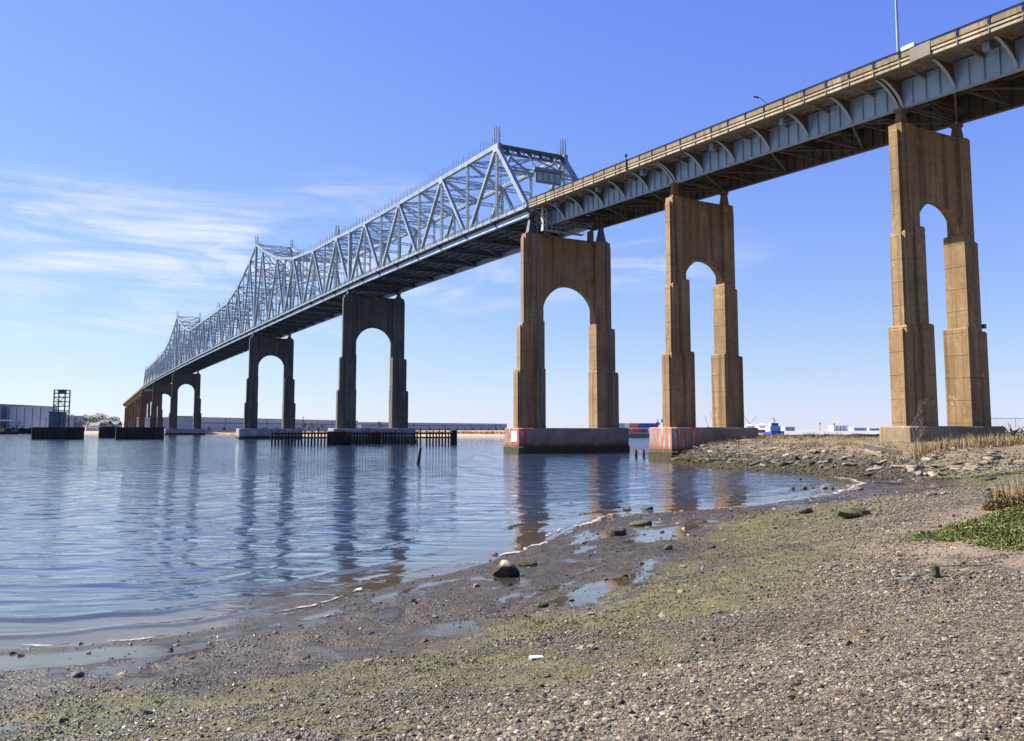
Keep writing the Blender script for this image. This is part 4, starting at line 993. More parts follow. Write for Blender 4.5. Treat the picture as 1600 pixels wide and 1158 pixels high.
# mossy stump
p = onground(1461, 902); E_ = thing('stump', p, 'short mossy post stump poking from the gravel by the plant mat', 'stump')
b_ = MB(); n = 10
for j, (r, zz) in enumerate(((.075, -.06), (.068, .05), (.06, .14), (.055, .17))):
    for i in range(n): a = 2*pi*i/n; rr = r*random.uniform(.88, 1.12); b_.v.append((cos(a)*rr, sin(a)*rr, zz+(random.uniform(-.02, .02) if j == 3 else 0)))
for j in range(3):
    for i in range(n): b_.f.append((j*n+i, j*n+(i+1) % n, j*n+n+(i+1) % n, j*n+n+i))
b_.f.append(tuple(3*n+i for i in range(n))); b_.build('trunk', 'rock_moss', E_)
# plank scrap, plastic, stick
def plank(x, y, L, w, h, rz, mat, nm, lb, ct, tilt=0.06):
    p = onground(x, y); b_ = MB(); b_.hexa([(-L/2, -w/2, -h/2), (L/2*.96, -w/2*.9, -h/2), (L/2, w/2, -h/2), (-L/2*.97, w/2, -h/2)], [(-L/2*.99, -w/2*.97, h/2), (L/2*.95, -w/2*.88, h/2), (L/2*.99, w/2*.97, h/2), (-L/2*.95, w/2*.95, h/2)])
    o = b_.build(nm, mat); o.location = p+Vector((0, 0, h*.6+.01)); o.rotation_euler = (0.05, tilt, rz); return tag(o, lb, ct)
plank(1405, 868, .26, .085, .05, 1.2, 'timber_pale', 'plank', 'pale wood offcut on the gravel near the plant mat', 'plank')
plank(1405, 876, .10, .06, .03, .3, 'timber_pale', 'wood_chip', 'small wood chip right below the pale wood offcut', 'wood chip')
o = plank(838, 1030, .17, .075, .02, .35, 'plastic_white', 'plastic_wrapper', 'crumpled white plastic wrapper on the gravel at the bottom centre', 'litter')
plank(1118, 720, 1.0, .2, .08, .3, 'rock_tan', 'plank', 'tan board lying low at the edge of the rubble', 'plank')
plank(1395, 757, 2.6, .13, .10, .05, 'timber_pale', 'driftwood_stick', 'long thin driftwood stick on the gravel beyond the inlet', 'driftwood')
for (x, y, L, rz) in ((1505, 886, .9, .1), (1260, 1000, .25, .6)):
    p = onground(x, y); b_ = MB(); pr = Vector((-L/2, 0, .02))
    for i in range(1, 7): cu = Vector((-L/2+L*i/6, random.uniform(-.03, .03), .02+random.uniform(0, .015))); b_.tube(pr, cu, .008, n=5); pr = cu
    o = b_.build('stick', 'twig'); o.location = p; o.rotation_euler = (0, 0, rz)
    tag(o, 'thin dry stick on the gravel below the plant mat' if L > .5 else 'tiny twig on the foreground gravel', 'stick')

# --- rubble bank in front of the two land-side piers
def band_at(t):
    L_ = np.concatenate([[0], np.cumsum(np.hypot(*np.diff(BAND[:-1], axis=0).T))]); tt = t*L_[-1]
    x = np.interp(tt, L_, BAND[:-1, 0]); y = np.interp(tt, L_, BAND[:-1, 1]); x2 = np.interp(tt+.3, L_, BAND[:-1, 0]); y2 = np.interp(tt+.3, L_, BAND[:-1, 1])
    dx, dy = x2-x, y2-y; l = np.hypot(dx, dy)+1e-9; return x, y, -dy/l, dx/l      # normal points inland
rm = {m_: [hull_mesh('rubble_rock', m_, 16, 1, .8, .45, 40+j+hash(m_) % 7 if False else 40+j, .06, .55) for j in range(7)] for m_ in ('rock_tan', 'rock_grey', 'rock_moss')}
RL = {'rock_moss': ('weed-green broken rock low on the rubble bank before the piers', 'weedy rubble rocks'), 'rock_tan': ('tan broken rock on the rubble bank before the piers', 'tan rubble rocks'), 'rock_grey': ('grey broken rock on the rubble bank before the piers', 'grey rubble rocks')}
N_R = 250
tt = rng.random(N_R)**0.9*0.86; oo = np.abs(rng.normal(0, 2.6, N_R))+rng.uniform(-.6, .6, N_R)
bx_, by_, nx_, ny_ = band_at(tt); RX = bx_+nx_*oo; RY = by_+ny_*oo; RD = sdist(RX, RY); RZ = ground_z(RX, RY, RD)
for i in range(N_R):
    if RD[i] < -0.4: continue
    s_ = random.uniform(.2, .46)*(1.25 if random.random() < .18 else 1)*(1.0 if RY[i] > 56 else .8)
    mt = 'rock_moss' if RD[i] < 2.4+random.uniform(-1, 1) and RY[i] > 60 else random.choice(('rock_tan', 'rock_tan', 'rock_grey'))
    o = put('rubble_rock', rm[mt][i % 7], None, (RX[i], RY[i], RZ[i]+s_*.18), (random.uniform(-.3, .3), random.uniform(-.3, .3), random.uniform(0, 6.3)))
    o.scale = (s_*random.uniform(.9, 1.9), s_*random.uniform(.8, 1.2), s_*random.uniform(.6, 1.1)); zn = 'beside the red and white pier base' if RY[i] > 84 else 'on the bank behind the shallow inlet' if RY[i] > 64 else 'below the grass before the rightmost pier'; big_ = 'large' if s_ > .40 else 'small' if s_ < .27 else 'middling'; tag(o, big_+' '+{'rock_moss': 'weed-green', 'rock_tan': 'tan', 'rock_grey': 'grey'}[mt]+' broken rock '+zn, 'rock', big_+' '+RL[mt][1]+' '+zn)
# slabs and a squared block
def slab(x, y, sx, sy, sz, rz, mat, nm, lb, ct):
    p = onground(x, y); o = put(nm, hull_mesh(nm, mat, 40, sx/2, sy/2, sz/2, int(x), .03, .93), None, p+Vector((0, 0, sz*.35)), (.04, -.03, rz)); return tag(o, lb, ct)
slab(1297, 722, 1.6, .8, .4, .05, 'rock_moss', 'concrete_slab', 'mossy concrete slab, left one of the pair in the rubble', 'slab')
slab(1337, 724, 1.7, .8, .42, .12, 'rock_moss', 'concrete_slab', 'mossy concrete slab, right one of the pair in the rubble', 'slab')
slab(1443, 722, 1.7, .9, .5, .02, 'rock_tan', 'concrete_block', 'squared tan concrete block at the foot of the rubble', 'block')
slab(1215, 707, 1.3, .8, .4, .1, 'rock_tan', 'concrete_slab', 'brown broken slab overhanging the weedy rocks', 'slab')
slab(1098, 700, .9, .7, .6, .4, 'rock_tan', 'rock', 'pale orange rock lodged against the red and white pier base', 'rock')
slab(1112, 697, .8, .7, .55, .9, 'rock_tan', 'rock', 'pale orange rock beside its neighbour at the red and white pier base', 'rock')
for (x, y, L, rz, el, lb) in ((1366, 716, 1.3, 2.2, .35, 'bleached timber leaning in the rubble, steeper one'), (1380, 720, 1.1, 2.6, .2, 'bleached timber lying in the rubble, flatter one')):
    p = onground(x, y); b_ = MB(); b_.box(-L/2, L/2, -.13, .13, -.07, .07); o = b_.build('timber', 'timber_pale'); o.location = p+Vector((0, 0, .35)); o.rotation_euler = (0, -el, rz); tag(o, lb, 'timber')
# small rubble between the blocks: too many to tell apart
sv, sf = [], []
tmpl = []
for j in range(6):
    me_ = hull_mesh('tmp', 'rock_tan', 9, 1, .8, .55, 300+j, 0, .4); tmpl.append((np.array([v.co[:] for v in me_.vertices]), [tuple(p.vertices) for p in me_.polygons])); bpy.data.meshes.remove(me_)
def scatter(name, mats, X, Y, Z, size, label, cat):
    buckets = [MB() for _ in mats]
    for i in range(len(X)):
        b_ = buckets[random.randrange(len(mats))]; V, F = tmpl[i % 6]; a = random.uniform(0, 6.3); s_ = size[i]; k = len(b_.v)
        ca, sa_ = cos(a)*s_, sin(a)*s_; t_ = random.uniform(-.4, .4)
        for vx, vy, vz in V: b_.v.append((X[i]+vx*ca-vy*sa_, Y[i]+vx*sa_+vy*ca, Z[i]+(vz+vx*t_)*s_*.8+s_*.12))
        b_.f += [tuple(k+q for q in f) for f in F]
    for b_, m_ in zip(buckets, mats): tag(b_.build(name, m_), label, cat, kind='stuff')
n = 13000; tt = rng.random(n)*.97; oo = rng.normal(1.6, 2.6, n); bx_, by_, nx_, ny_ = band_at(tt); X = bx_+nx_*oo; Y = by_+ny_*oo; D = sdist(X, Y); k_ = D > -.3
X, Y, D = X[k_], Y[k_], D[k_]; lo = (D < 3+rng.normal(0, .8, len(D))) & (Y > 58)
Z = ground_z(X, Y, D); sz_ = rng.uniform(.05, .18, len(X))
scatter('rubble', ['rock_moss'], X[lo], Y[lo], Z[lo], sz_[lo], 'small weedy stones filling the rubble bank', 'rubble')
scatter('rubble', ['rock_tan', 'rock_grey'], X[~lo], Y[~lo], Z[~lo], sz_[~lo], 'small loose stones filling the rubble bank', 'rubble')
# middle-size stones strewn over the mud and gravel
n = 1500; rr = 6+rng.random(n)**.7*45; aa = rng.uniform(-.66, .66, n); X = rr*np.sin(aa); Y = rr*np.cos(aa); D = sdist(X, Y); k_ = (D > .1) & (D < 16); X, Y, D = X[k_], Y[k_], D[k_]
scatter('cobbles', ['rock_dark', 'rock_grey', 'rock_moss', 'rock_tan'], X, Y, ground_z(X, Y, D), rng.uniform(.02, .06, len(X))*(1+np.hypot(X, Y)/30), 'scattered cobbles on the mud and gravel', 'cobbles')

# --- pebbles: uncountable, real stones instanced by geometry nodes
def pebble_material():
    m, t, bs = newmat('pebble', (0.3, 0.26, 0.2), 0.75, spec=0.4); N = NB(t)
    a = N.n('ShaderNodeAttribute'); a.attribute_type = 'INSTANCER'; a.attribute_name = 'wet'; w = a.outputs['Fac']
    a2 = N.n('ShaderNodeAttribute'); a2.attribute_type = 'INSTANCER'; a2.attribute_name = 'tone'; tn = a2.outputs['Fac']
    dry = N.ramp(tn, [(0.0, (0.030, 0.026, 0.019)), (0.22, (0.075, 0.064, 0.045)), (0.42, (0.130, 0.114, 0.080)), (0.58, (0.120, 0.080, 0.056)), (0.74, (0.170, 0.148, 0.104)), (0.9, (0.22, 0.185, 0.12)), (1.0, (0.29, 0.27, 0.23))])
    wetc = N.ramp(tn, [(0.0, (0.012, 0.010, 0.008)), (0.4, (0.035, 0.029, 0.019)), (0.7, (0.065, 0.058, 0.030)), (0.95, (0.12, 0.10, 0.07)), (1.0, (0.30, 0.27, 0.23))])
    t.links.new(N.mix(w, dry, wetc), bs.inputs['Base Color']); t.links.new(N.rng(w, 0, 1, .8, .42, False), bs.inputs['Roughness'])
pebble_material()
def pebbles(name, X, Y, sc_, label):
    D = sdist(X, Y); pm_ = puddle_mask(X, Y, D); k_ = (D > 0.05) & (rng.random(len(X)) > pm_*0.93) & (rng.random(len(X)) < 0.20+0.80*sstep(3.5, 8.5, D+(fbm(X*.5, Y*.5, 3, 52)-.5)*5))
    im_ = in_mat(X, Y); k_ &= (im_ < .05); sand_ = sstep(-0.34, -0.08, im_)*sstep(0.3, 0.5, fbm(X*0.9, Y*0.9, 3, 44)+0.08)
    k_ &= rng.random(len(X)) > sand_*0.8
    clump = fbm(X*1.7, Y*1.7, 3, 90); k_ &= rng.random(len(X)) < .35+sstep(.3, .6, clump)
    X, Y, D, sc_ = X[k_], Y[k_], D[k_], sc_[k_]; Z = ground_z(X, Y, D); sc_ = sc_*(.55+.9*fbm(X*.5, Y*.5, 3, 59))*(1+.35*np.exp(-((D-10.5)/1.2)**2))*.82
    me_ = bpy.data.meshes.new(name); me_.vertices.add(len(X)); me_.vertices.foreach_set('co', np.stack([X, Y, Z+sc_*.25], 1).astype(np.float32).ravel())
    add_attr(me_, 'sc', sc_); add_attr(me_, 'wet', np.clip(1-sstep(5.5, 11.0, D+(fbm(X*.35, Y*.35, 3, 51)-.5)*5), 0, 1)); add_attr(me_, 'tone', np.clip(rng.random(len(X))**1.2+(fbm(X*.3, Y*.3, 3, 58)-.5)*.45, 0, 1))
    me_.materials.append(M['pebble'])
    ng = bpy.data.node_groups.new('pebble_scatter', 'GeometryNodeTree')
    ng.interface.new_socket('Geometry', in_out='INPUT', socket_type='NodeSocketGeometry'); ng.interface.new_socket('Geometry', in_out='OUTPUT', socket_type='NodeSocketGeometry')
    g = lambda t_: ng.nodes.new(t_); L = ng.links.new
    gi, go = g('NodeGroupInput'), g('NodeGroupOutput'); m2p = g('GeometryNodeMeshToPoints'); L(gi.outputs[0], m2p.inputs[0])
    join = g('GeometryNodeGeometryToInstance')
    for j in range(5):
        ic = g('GeometryNodeMeshIcoSphere'); ic.inputs['Radius'].default_value = 1.0; ic.inputs['Subdivisions'].default_value = 2
        sp = g('GeometryNodeSetPosition'); L(ic.outputs[0], sp.inputs[0])
        nz = g('ShaderNodeTexNoise'); nz.noise_dimensions = '4D'; nz.inputs['W'].default_value = j*7.3; nz.inputs['Scale'].default_value = 0.9; nz.inputs['Detail'].default_value = 1
        sb = g('ShaderNodeVectorMath'); sb.operation = 'SUBTRACT'; L(nz.outputs['Color'], sb.inputs[0]); sb.inputs[1].default_value = (.5, .5, .5)
        sc2 = g('ShaderNodeVectorMath'); sc2.operation = 'SCALE'; L(sb.outputs[0], sc2.inputs[0]); sc2.inputs['Scale'].default_value = 1.3; L(sc2.outputs[0], sp.inputs['Offset'])
        tr = g('GeometryNodeTransform'); L(sp.outputs[0], tr.inputs[0]); tr.inputs['Scale'].default_value = (1.0, .72+.06*j, .42+.05*j)
        sm_ = g('GeometryNodeSetMaterial'); L(tr.outputs[0], sm_.inputs[0]); sm_.inputs['Material'].default_value = M['pebble']
        L(sm_.outputs[0], join.inputs[0])
    iop = g('GeometryNodeInstanceOnPoints'); L(m2p.outputs[0], iop.inputs['Points']); L(join.outputs[0], iop.inputs['Instance']); iop.inputs['Pick Instance'].default_value = True
    ri = g('FunctionNodeRandomValue'); ri.data_type = 'INT'; ri.inputs[4].default_value = 0; ri.inputs[5].default_value = 4; L(ri.outputs[2], iop.inputs['Instance Index'])
    rv = g('FunctionNodeRandomValue'); rv.data_type = 'FLOAT_VECTOR'; rv.inputs[0].default_value = (-.35, -.35, 0); rv.inputs[1].default_value = (.35, .35, 6.28); L(rv.outputs[0], iop.inputs['Rotation'])
    na = g('GeometryNodeInputNamedAttribute'); na.data_type = 'FLOAT'; na.inputs[0].default_value = 'sc'; L(na.outputs[0], iop.inputs['Scale'])
    L(iop.outputs[0], go.inputs[0])
    o = put(name, me_); md = o.modifiers.new('scatter', 'NODES'); md.node_group = ng
    return tag(o, label, 'pebbles', kind='stuff')
def polar_pts(n, r0, r1, a0=-.70, a1=.74):
    r = np.sqrt(rng.uniform(r0*r0, r1*r1, n)); a = rng.uniform(a0, a1, n); return r*np.sin(a), r*np.cos(a)
X, Y = polar_pts(430000, 4.0, 12.5); pebbles('pebbles', X, Y, np.clip(rng.lognormal(-5.1, .55, len(X)), .003, .034), 'loose grey and tan pebbles covering the near beach')
X, Y = polar_pts(300000, 12.0, 27); pebbles('pebbles', X, Y, np.clip(rng.lognormal(-4.7, .5, len(X)), .005, .045), 'loose grey and tan pebbles covering the middle of the beach')
X, Y = polar_pts(90000, 26, 60, -.1, .74); pebbles('pebbles', X, Y, np.clip(rng.lognormal(-3.85, .45, len(X)), .012, .065), 'pale gravel covering the far end of the beach')

# --- plants
def blades(name, mat, X, Y, Z, H, wid, label, cat, per=10, lean=.45, spread=.12):
    n = len(X)*per; ix = np.repeat(np.arange(len(X)), per); a = rng.uniform(0, 2*pi, n); sp = rng.random(n)*spread*(1+H[ix])
    bx0 = X[ix]+np.cos(a)*sp; by0 = Y[ix]+np.sin(a)*sp; h = H[ix]*rng.uniform(.55, 1.1, n); ln = h*rng.uniform(.05, lean, n)
    fa = rng.uniform(0, 2*pi, n); wx, wy = np.cos(fa)*wid, np.sin(fa)*wid; dx, dy = np.cos(a)*ln, np.sin(a)*ln
    z0 = Z[ix]-.02
    V = np.stack([np.stack([bx0-wx, by0-wy, z0], 1), np.stack([bx0+wx, by0+wy, z0], 1), np.stack([bx0+dx*.4+wx*.7, by0+dy*.4+wy*.7, z0+h*.6], 1), np.stack([bx0+dx*.4-wx*.7, by0+dy*.4-wy*.7, z0+h*.6], 1), np.stack([bx0+dx, by0+dy, z0+h], 1)], 1).reshape(-1, 3)
    k = np.arange(n)*5; F = np.concatenate([np.stack([k, k+1, k+2], 1), np.stack([k, k+2, k+3], 1), np.stack([k+3, k+2, k+4], 1)])
    return tag(put(name, np_mesh(name, V, F, mat, False)), label, cat, kind='stuff')
n = 9500; X = rng.uniform(19, 75, n); Y = rng.uniform(46, 118, n)
D = sdist(X, Y); bl_ = band_dist(X, Y)
k_ = (bl_ > 3.2+rng.normal(0, .8, n)) & (D > 3) & (rng.random(n) < .25+sstep(.35, .6, fbm(X*.35, Y*.35, 3, 61))); X, Y = X[k_], Y[k_]
Z = ground_z(X, Y); tall = sstep(.5, .66, fbm(X*.45, Y*.45, 3, 66)); H = .14+.42*tall*rng.uniform(.4, 1.2, len(X))
left_ = (X < 27.5)
blades('dry_grass', 'grass_mixed', X[left_], Y[left_], Z[left_], H[left_], .02, 'brown scrubby grass on the bank between the two tan piers', 'grass', 14, 1.0, .3)
blades('dry_grass', 'grass_dry', X[~left_], Y[~left_], Z[~left_], H[~left_], .018, 'golden dry grass around the base of the rightmost pier', 'grass', 14, .9, .3)
# taller golden clumps before the rightmost pier
c0 = BW(8, -66.5); X = []; Y = []
for (x, y, r, k) in ((1465, 694, 1.0, 26), (1500, 690, 1.3, 44), (1530, 688, 1.4, 50), (1560, 692, 1.3, 40), (1590, 692, 1.3, 44), (1420, 694, 1.0, 18), (1615, 690, 1.5, 40), (1445, 692, .8, 16)):
    p = pz(x, y, 63)
    for _ in range(int(k*.7)): X.append(p.x+rng.normal(0, r)); Y.append(p.y+rng.normal(0, r*.6))
X, Y = np.array(X), np.array(Y); blades('dry_grass', 'grass_dry', X, Y, ground_z(X, Y), rng.uniform(.25, 1.1, len(X)), .018, 'tall golden grass clumps in front of the rightmost pier', 'grass', 16, .4, .2)
# tall orange tuft at the right edge
p = onground(1606, 785); X = p.x+rng.normal(0, .22, 36); Y = p.y+rng.normal(0, .22, 36); blades('dry_grass', 'grass_dry', X, Y, ground_z(X, Y), rng.uniform(.45, .95, 36), .006, 'tall orange grass tuft at the right edge above the brown shrub', 'grass', 14, .35, .1)
def leaves(name, mat, P, size, label=None, cat=None, parent=None, kind=None, org=(0, 0, 0), flat=.5):
    n = len(P); a = rng.normal(size=(n, 3)); a[:, 2] *= flat; a /= np.linalg.norm(a, axis=1)[:, None]; b2 = np.cross(a, rng.normal(size=(n, 3))); b2 /= np.linalg.norm(b2, axis=1)[:, None]
    s_ = size*rng.uniform(.6, 1.3, n)[:, None]; P = P-np.array(org)
    V = np.stack([P-a*s_, P+b2*s_*.45, P+a*s_, P-b2*s_*.45], 1).reshape(-1, 3); k = np.arange(n)*4
    o = put(name, np_mesh(name, V, np.stack([k, k+1, k+2, k+3], 1), mat, False), parent)
    return tag(o, label, cat, kind=kind) if kind or label else o
n = 380000; X = rng.uniform(6.5, 16.5, n); Y = rng.uniform(8.5, 21, n); im_ = in_mat(X, Y); k_ = (im_ > 0.02) & (rng.random(n) < sstep(0.0, .12, im_)); X, Y, im_ = X[k_], Y[k_], im_[k_]
hum = fbm(X*2.2, Y*2.2, 4, 81); top = (.02+.16*sstep(.25, .7, hum))*sstep(0, .25, im_)
Zg = ground_z(X, Y); P = np.stack([X, Y, Zg+top*rng.random(len(X))**.4], 1)
leaves('ground_cover', 'mat_green', P, .026, 'creeping dark green plant mat spreading over the sand at the right', 'ground cover', kind='stuff', flat=.8)
n = 700; k_ = rng.random(len(X)) < n/len(X); blades('ground_cover', 'grass_mixed', X[k_], Y[k_], Zg[k_], np.full(k_.sum(), .16), .003, 'thin dry stalks in the creeping green mat', 'ground cover', 3, .9)
X = rng.uniform(4.5, 16.5, 60000); Y = rng.uniform(7, 23, 60000); im_ = in_mat(X, Y); k_ = (im_ > -.22) & (im_ < .04) & (rng.random(60000) < sstep(-.24, .04, im_)*.5) & (fbm(X*2.5, Y*2.5, 3, 83) > .5); X, Y = X[k_], Y[k_]
leaves('ground_cover', 'mat_green', np.stack([X, Y, ground_z(X, Y)+.03*rng.random(len(X))], 1), .022, 'stray green sprigs creeping out from the plant mat', 'ground cover', kind='stuff', flat=.7)
n = 150000; X, Y = polar_pts(n, 5, 34); D = sdist(X, Y); f_ = fbm(X*1.1, Y*1.1, 4, 95); k_ = (D > 4.0) & (D < 9.5) & (rng.random(n) < sstep(.44, .62, f_)*(1-np.abs(D-6.6)/3.2).clip(0, 1)); X, Y = X[k_], Y[k_]
leaves('algae', 'mat_algae', np.stack([X, Y, ground_z(X, Y)+.012+.012*rng.random(len(X))], 1), .02, 'olive weed film stranded across the middle of the beach', 'algae', kind='stuff', flat=.25)
n = 26000; X, Y = polar_pts(n, 5, 30); D = sdist(X, Y)+(fbm(X*.6, Y*.6, 3, 97)-.5)*1.6; f_ = fbm(X*2.2, Y*2.2, 3, 98); k_ = ((np.abs(D-9.6) < .28) | (np.abs(D-11.6) < .16)) & (f_ > .47); X, Y = X[k_], Y[k_]
leaves('wrack', 'shrub_brown', np.stack([X, Y, ground_z(X, Y)+.012+.02*rng.random(len(X))], 1), .032, 'dark broken line of dried weed along the high water mark', 'wrack', kind='stuff', flat=.2)
# algae strip on the far gravel
n = 26000; t_ = rng.random(n); A = np.array(pix(1462, 729, 1.2)); B_ = np.array(pix(1640, 731, 1.4)); X = A[0]+(B_[0]-A[0])*t_; Y = A[1]+(B_[1]-A[1])*t_+rng.normal(0, .9, n)*(.4+.6*np.sin(t_*3)); k_ = fbm(X*.9, Y*.9, 3, 12) > .40; X, Y = X[k_], Y[k_]
leaves('algae', 'mat_algae', np.stack([X, Y, ground_z(X, Y)+.07*rng.random(len(X))], 1), .05, 'green algae strip along the foot of the rubble at the right', 'algae', kind='stuff', flat=.5)
# low brown shrub
def shrub(x, y, rx, rz, n, label):
    p = onground(x, y); E_ = thing('shrub', p, label, 'shrub'); d = rng.normal(size=(n, 3)); d /= np.linalg.norm(d, axis=1)[:, None]; r = rng.random(n)**.45
    Pn = d*r[:, None]*np.array([rx, rx*.8, rz]); Pn *= (0.75+.5*fbm(d[:, 0]*2.2+5, d[:, 1]*2.2+d[:, 2]*2, 3, int(x)))[:, None]; Pn[:, 2] = np.abs(Pn[:, 2])
    leaves('foliage', 'shrub_brown', Pn, .03, parent=E_, flat=1.0)
    b_ = MB()
    for i in range(14):
        a = random.uniform(0, 6.3); q_ = Vector((cos(a)*rx*.7, sin(a)*rx*.6, rz*random.uniform(.4, .9))); b_.tube((0, 0, -.05), q_, .008, .003, 5)
    b_.build('stem', 'twig', E_)
shrub(1562, 797, .42, .26, 4200, 'low brown shrub, larger and left one above the green mat')
shrub(1600, 794, .50, .34, 4200, 'low brown shrub at the right edge behind the larger one')
shrub(1560, 778, .30, .2, 1800, 'small reddish shrub clump just above the larger brown shrub')
# bare sapling by the rightmost pier
def sapling(base, H, label, seed, spread=.5):
    E_ = thing('bare_tree', base, label, 'tree'); r = random.Random(seed); tr = MB(); tw = MB()
    def grow(p, d, L, rad, lev, mb):
        n = 4; q0 = p
        for i in range(n):
            d = (d+Vector((r.uniform(-.18, .18), r.uniform(-.18, .18), .05))).normalized(); q1 = q0+d*L/n
            mb.tube(q0, q1, rad*(1-i/n*.45), rad*(1-(i+1)/n*.45), 5); q0 = q1
            if lev < 3 and (i > 0 or lev > 0):
                for _ in range(2 if lev else 1):
                    a = r.uniform(0, 6.3); nd = (d*.6+Vector((cos(a), sin(a), .35))*spread*1.2).normalized(); grow(q0, nd, L*r.uniform(.35, .6), rad*.45, lev+1, tw)
    grow(Vector((0, 0, -.1)), Vector((.05, 0, 1)), H, H*.018, 0, tr); tr.build('trunk', 'twig', E_); tw.build('branches', 'twig', E_)
p = pz(1430, 690, 62.5); sapling((p.x, p.y, gz(p.x, p.y)), 2.6, 'bare leafless sapling standing in front of the rightmost pier base', 4, .55)
p = pz(1440, 690, 62.2); sapling((p.x, p.y, gz(p.x, p.y)), 1.2, 'short bare shoot beside the leafless sapling', 9, .5)

# --- fence and brush heap behind the rightmost pier
a_, c_ = pz(1546, 660, 105), pz(1700, 660, 112)
E_ = thing('chain_link_fence', (a_.x, a_.y, gz(a_.x, a_.y)), 'grey chain link fence behind the rightmost pier', 'fence'); d_ = Vector((c_.x-a_.x, c_.y-a_.y, 0)); L = d_.length; E_.rotation_euler = (0, 0, math.atan2(d_.y, d_.x)); hz = pz(1546, 653.5, 105).z-gz(a_.x, a_.y)
for i in range(5):
    b_ = MB(); b_.tube((L*i/4, 0, -.3), (L*i/4, 0, hz+.2), .05, n=8); b_.build('post', 'crane_grey', E_)
b_ = MB(); b_.tube((0, 0, hz), (L, 0, hz), .035, n=6); b_.build('top_rail', 'crane_grey', E_)
b_ = MB(); st = .35
for i in range(int((L+hz)/st)):
    x0 = i*st
    for sg in (1, -1):
        xa, xb = (x0-hz, x0) if sg > 0 else (x0, x0-hz); za, zb = 0.0, hz
        if min(xa, xb) < 0 or max(xa, xb) > L: continue
        b_.beam((xa, 0, za), (xb, 0, zb), .012, .012)
b_.build('wire_mesh', 'crane_grey', E_)
p = pz(1584, 672, 98); E_ = thing('brush_heap', (p.x, p.y, gz(p.x, p.y)), 'dark heap of cut branches below the fence at the right edge', 'brush heap'); r = random.Random(3); b_ = MB()
for i in range(60):
    q_ = Vector((r.uniform(-1.8, 1.8), r.uniform(-.8, .8), r.uniform(0, .6))); d_ = Vector((r.uniform(-1, 1), r.uniform(-.4, .4), r.uniform(-.1, .6))).normalized()*r.uniform(.5, 1.6); b_.tube(q_, q_+d_, r.uniform(.03, .07), .02, 5)
b_.build('branches', 'dark_timber', E_)

# --- timber and old works in the water
def pile_mesh(r, h, seed, tilt=0):
    b_ = MB(); rr = random.Random(seed); n = 8; lv = [(-1.5, r), (0.2, r*1.03), (h*.6, r*.95), (h, r*.8)]
    for j, (zz, q_) in enumerate(lv):
        for i in range(n): a = 2*pi*i/n; k = q_*rr.uniform(.9, 1.1); b_.v.append((cos(a)*k, sin(a)*k, zz+(rr.uniform(-.08, .08) if j == 3 else 0)))
    for j in range(3):
        for i in range(n): b_.f.append((j*n+i, j*n+(i+1) % n, j*n+n+(i+1) % n, j*n+n+i))
    b_.f.append(tuple(3*n+i for i in range(n))); return b_.mesh('pile', 'dark_timber')
for i, (x, y, h, lb) in enumerate(((994, 715, .95, 'leftmost of the three short pile stumps beside the red pier base'), (1006, 715, 1.0, 'middle one of the three short pile stumps beside the red pier base'), (1016, 715, .9, 'rightmost of the three short pile stumps beside the red pier base'), (1025, 716, 1.5, 'taller dark pile touching the corner of the red and white pier base'))):
    p = pix(x, y, 0); tag(put('pile_stump', pile_mesh(.17, h, i), None, p), lb, 'pile', 'old piles in the water')
p = pix(653, 726, 0); tag(put('leaning_pile', pile_mesh(.17, 1.75, 12), None, p, (.05, .16, 0)), 'lone leaning pile standing out in open water', 'pile')
p = pix(1015, 716, 0); tag(put('rock', boulder_mesh('rock', 'rock_dark', .9, .5, .16, 77), None, (p[0], p[1]-.6, .03)), 'flat dark rock just awash by the pile stumps', 'rock', 'stones on the beach')
# fender fence round the fourth pier
fa, fb = Vector(pix(427, 696, 0)), Vector(pix(711, 695, 0)); fa.y = 186; fb.y = 192; fa.x = (427-800)/1320*186; fb.x = (711-800)/1320*192
E_ = thing('fender_fence', fa, 'dark timber pile fender fence in front of the fourth pier', 'fender'); dd_ = fb-fa; L = dd_.length; E_.rotation_euler = (0, 0, math.atan2(dd_.y, dd_.x))
pms = [pile_mesh(.2, h_, 30+i) for i, h_ in enumerate((3.2, 3.0, 3.35, 2.9))]
for i in range(58):
    if random.random() < .12 and 8 < i < 50: continue
    put('pile', pms[i % 4], E_, (L*i/57, random.uniform(-.1, .1), 0), (random.uniform(-.03, .03), random.uniform(-.03, .03), random.uniform(0, 6)))
for zz in (1.7, 2.6):
    for i in range(4):
        b_ = MB(); b_.box(L*i/4+.03, L*(i+1)/4-.03, -.5, -.27, zz-.17, zz+.17); b_.build('wale', 'dark_timber', E_)
for i in range(24):
    b_ = MB() if i == 0 else b_
    if i == 0: b_.box(-.22, .22, -.62, -.51, .5, 3.0); fbm2 = b_.mesh('fender_board', 'dark_timber')
    put('fender_board', fbm2, E_, (L*.30+i*L*.38/24, 0, random.uniform(-.15, .15)))
b_ = MB(); b_.box(L-.6, L+.5, -.5, 6.0, -1, 3.3); b_.build('end_crib', 'dark_timber', E_)
b_ = MB(); b_.box(L*.30, L*.42, .4, 3, -1, 3.1); b_.build('crib', 'concrete_redbrown', E_)
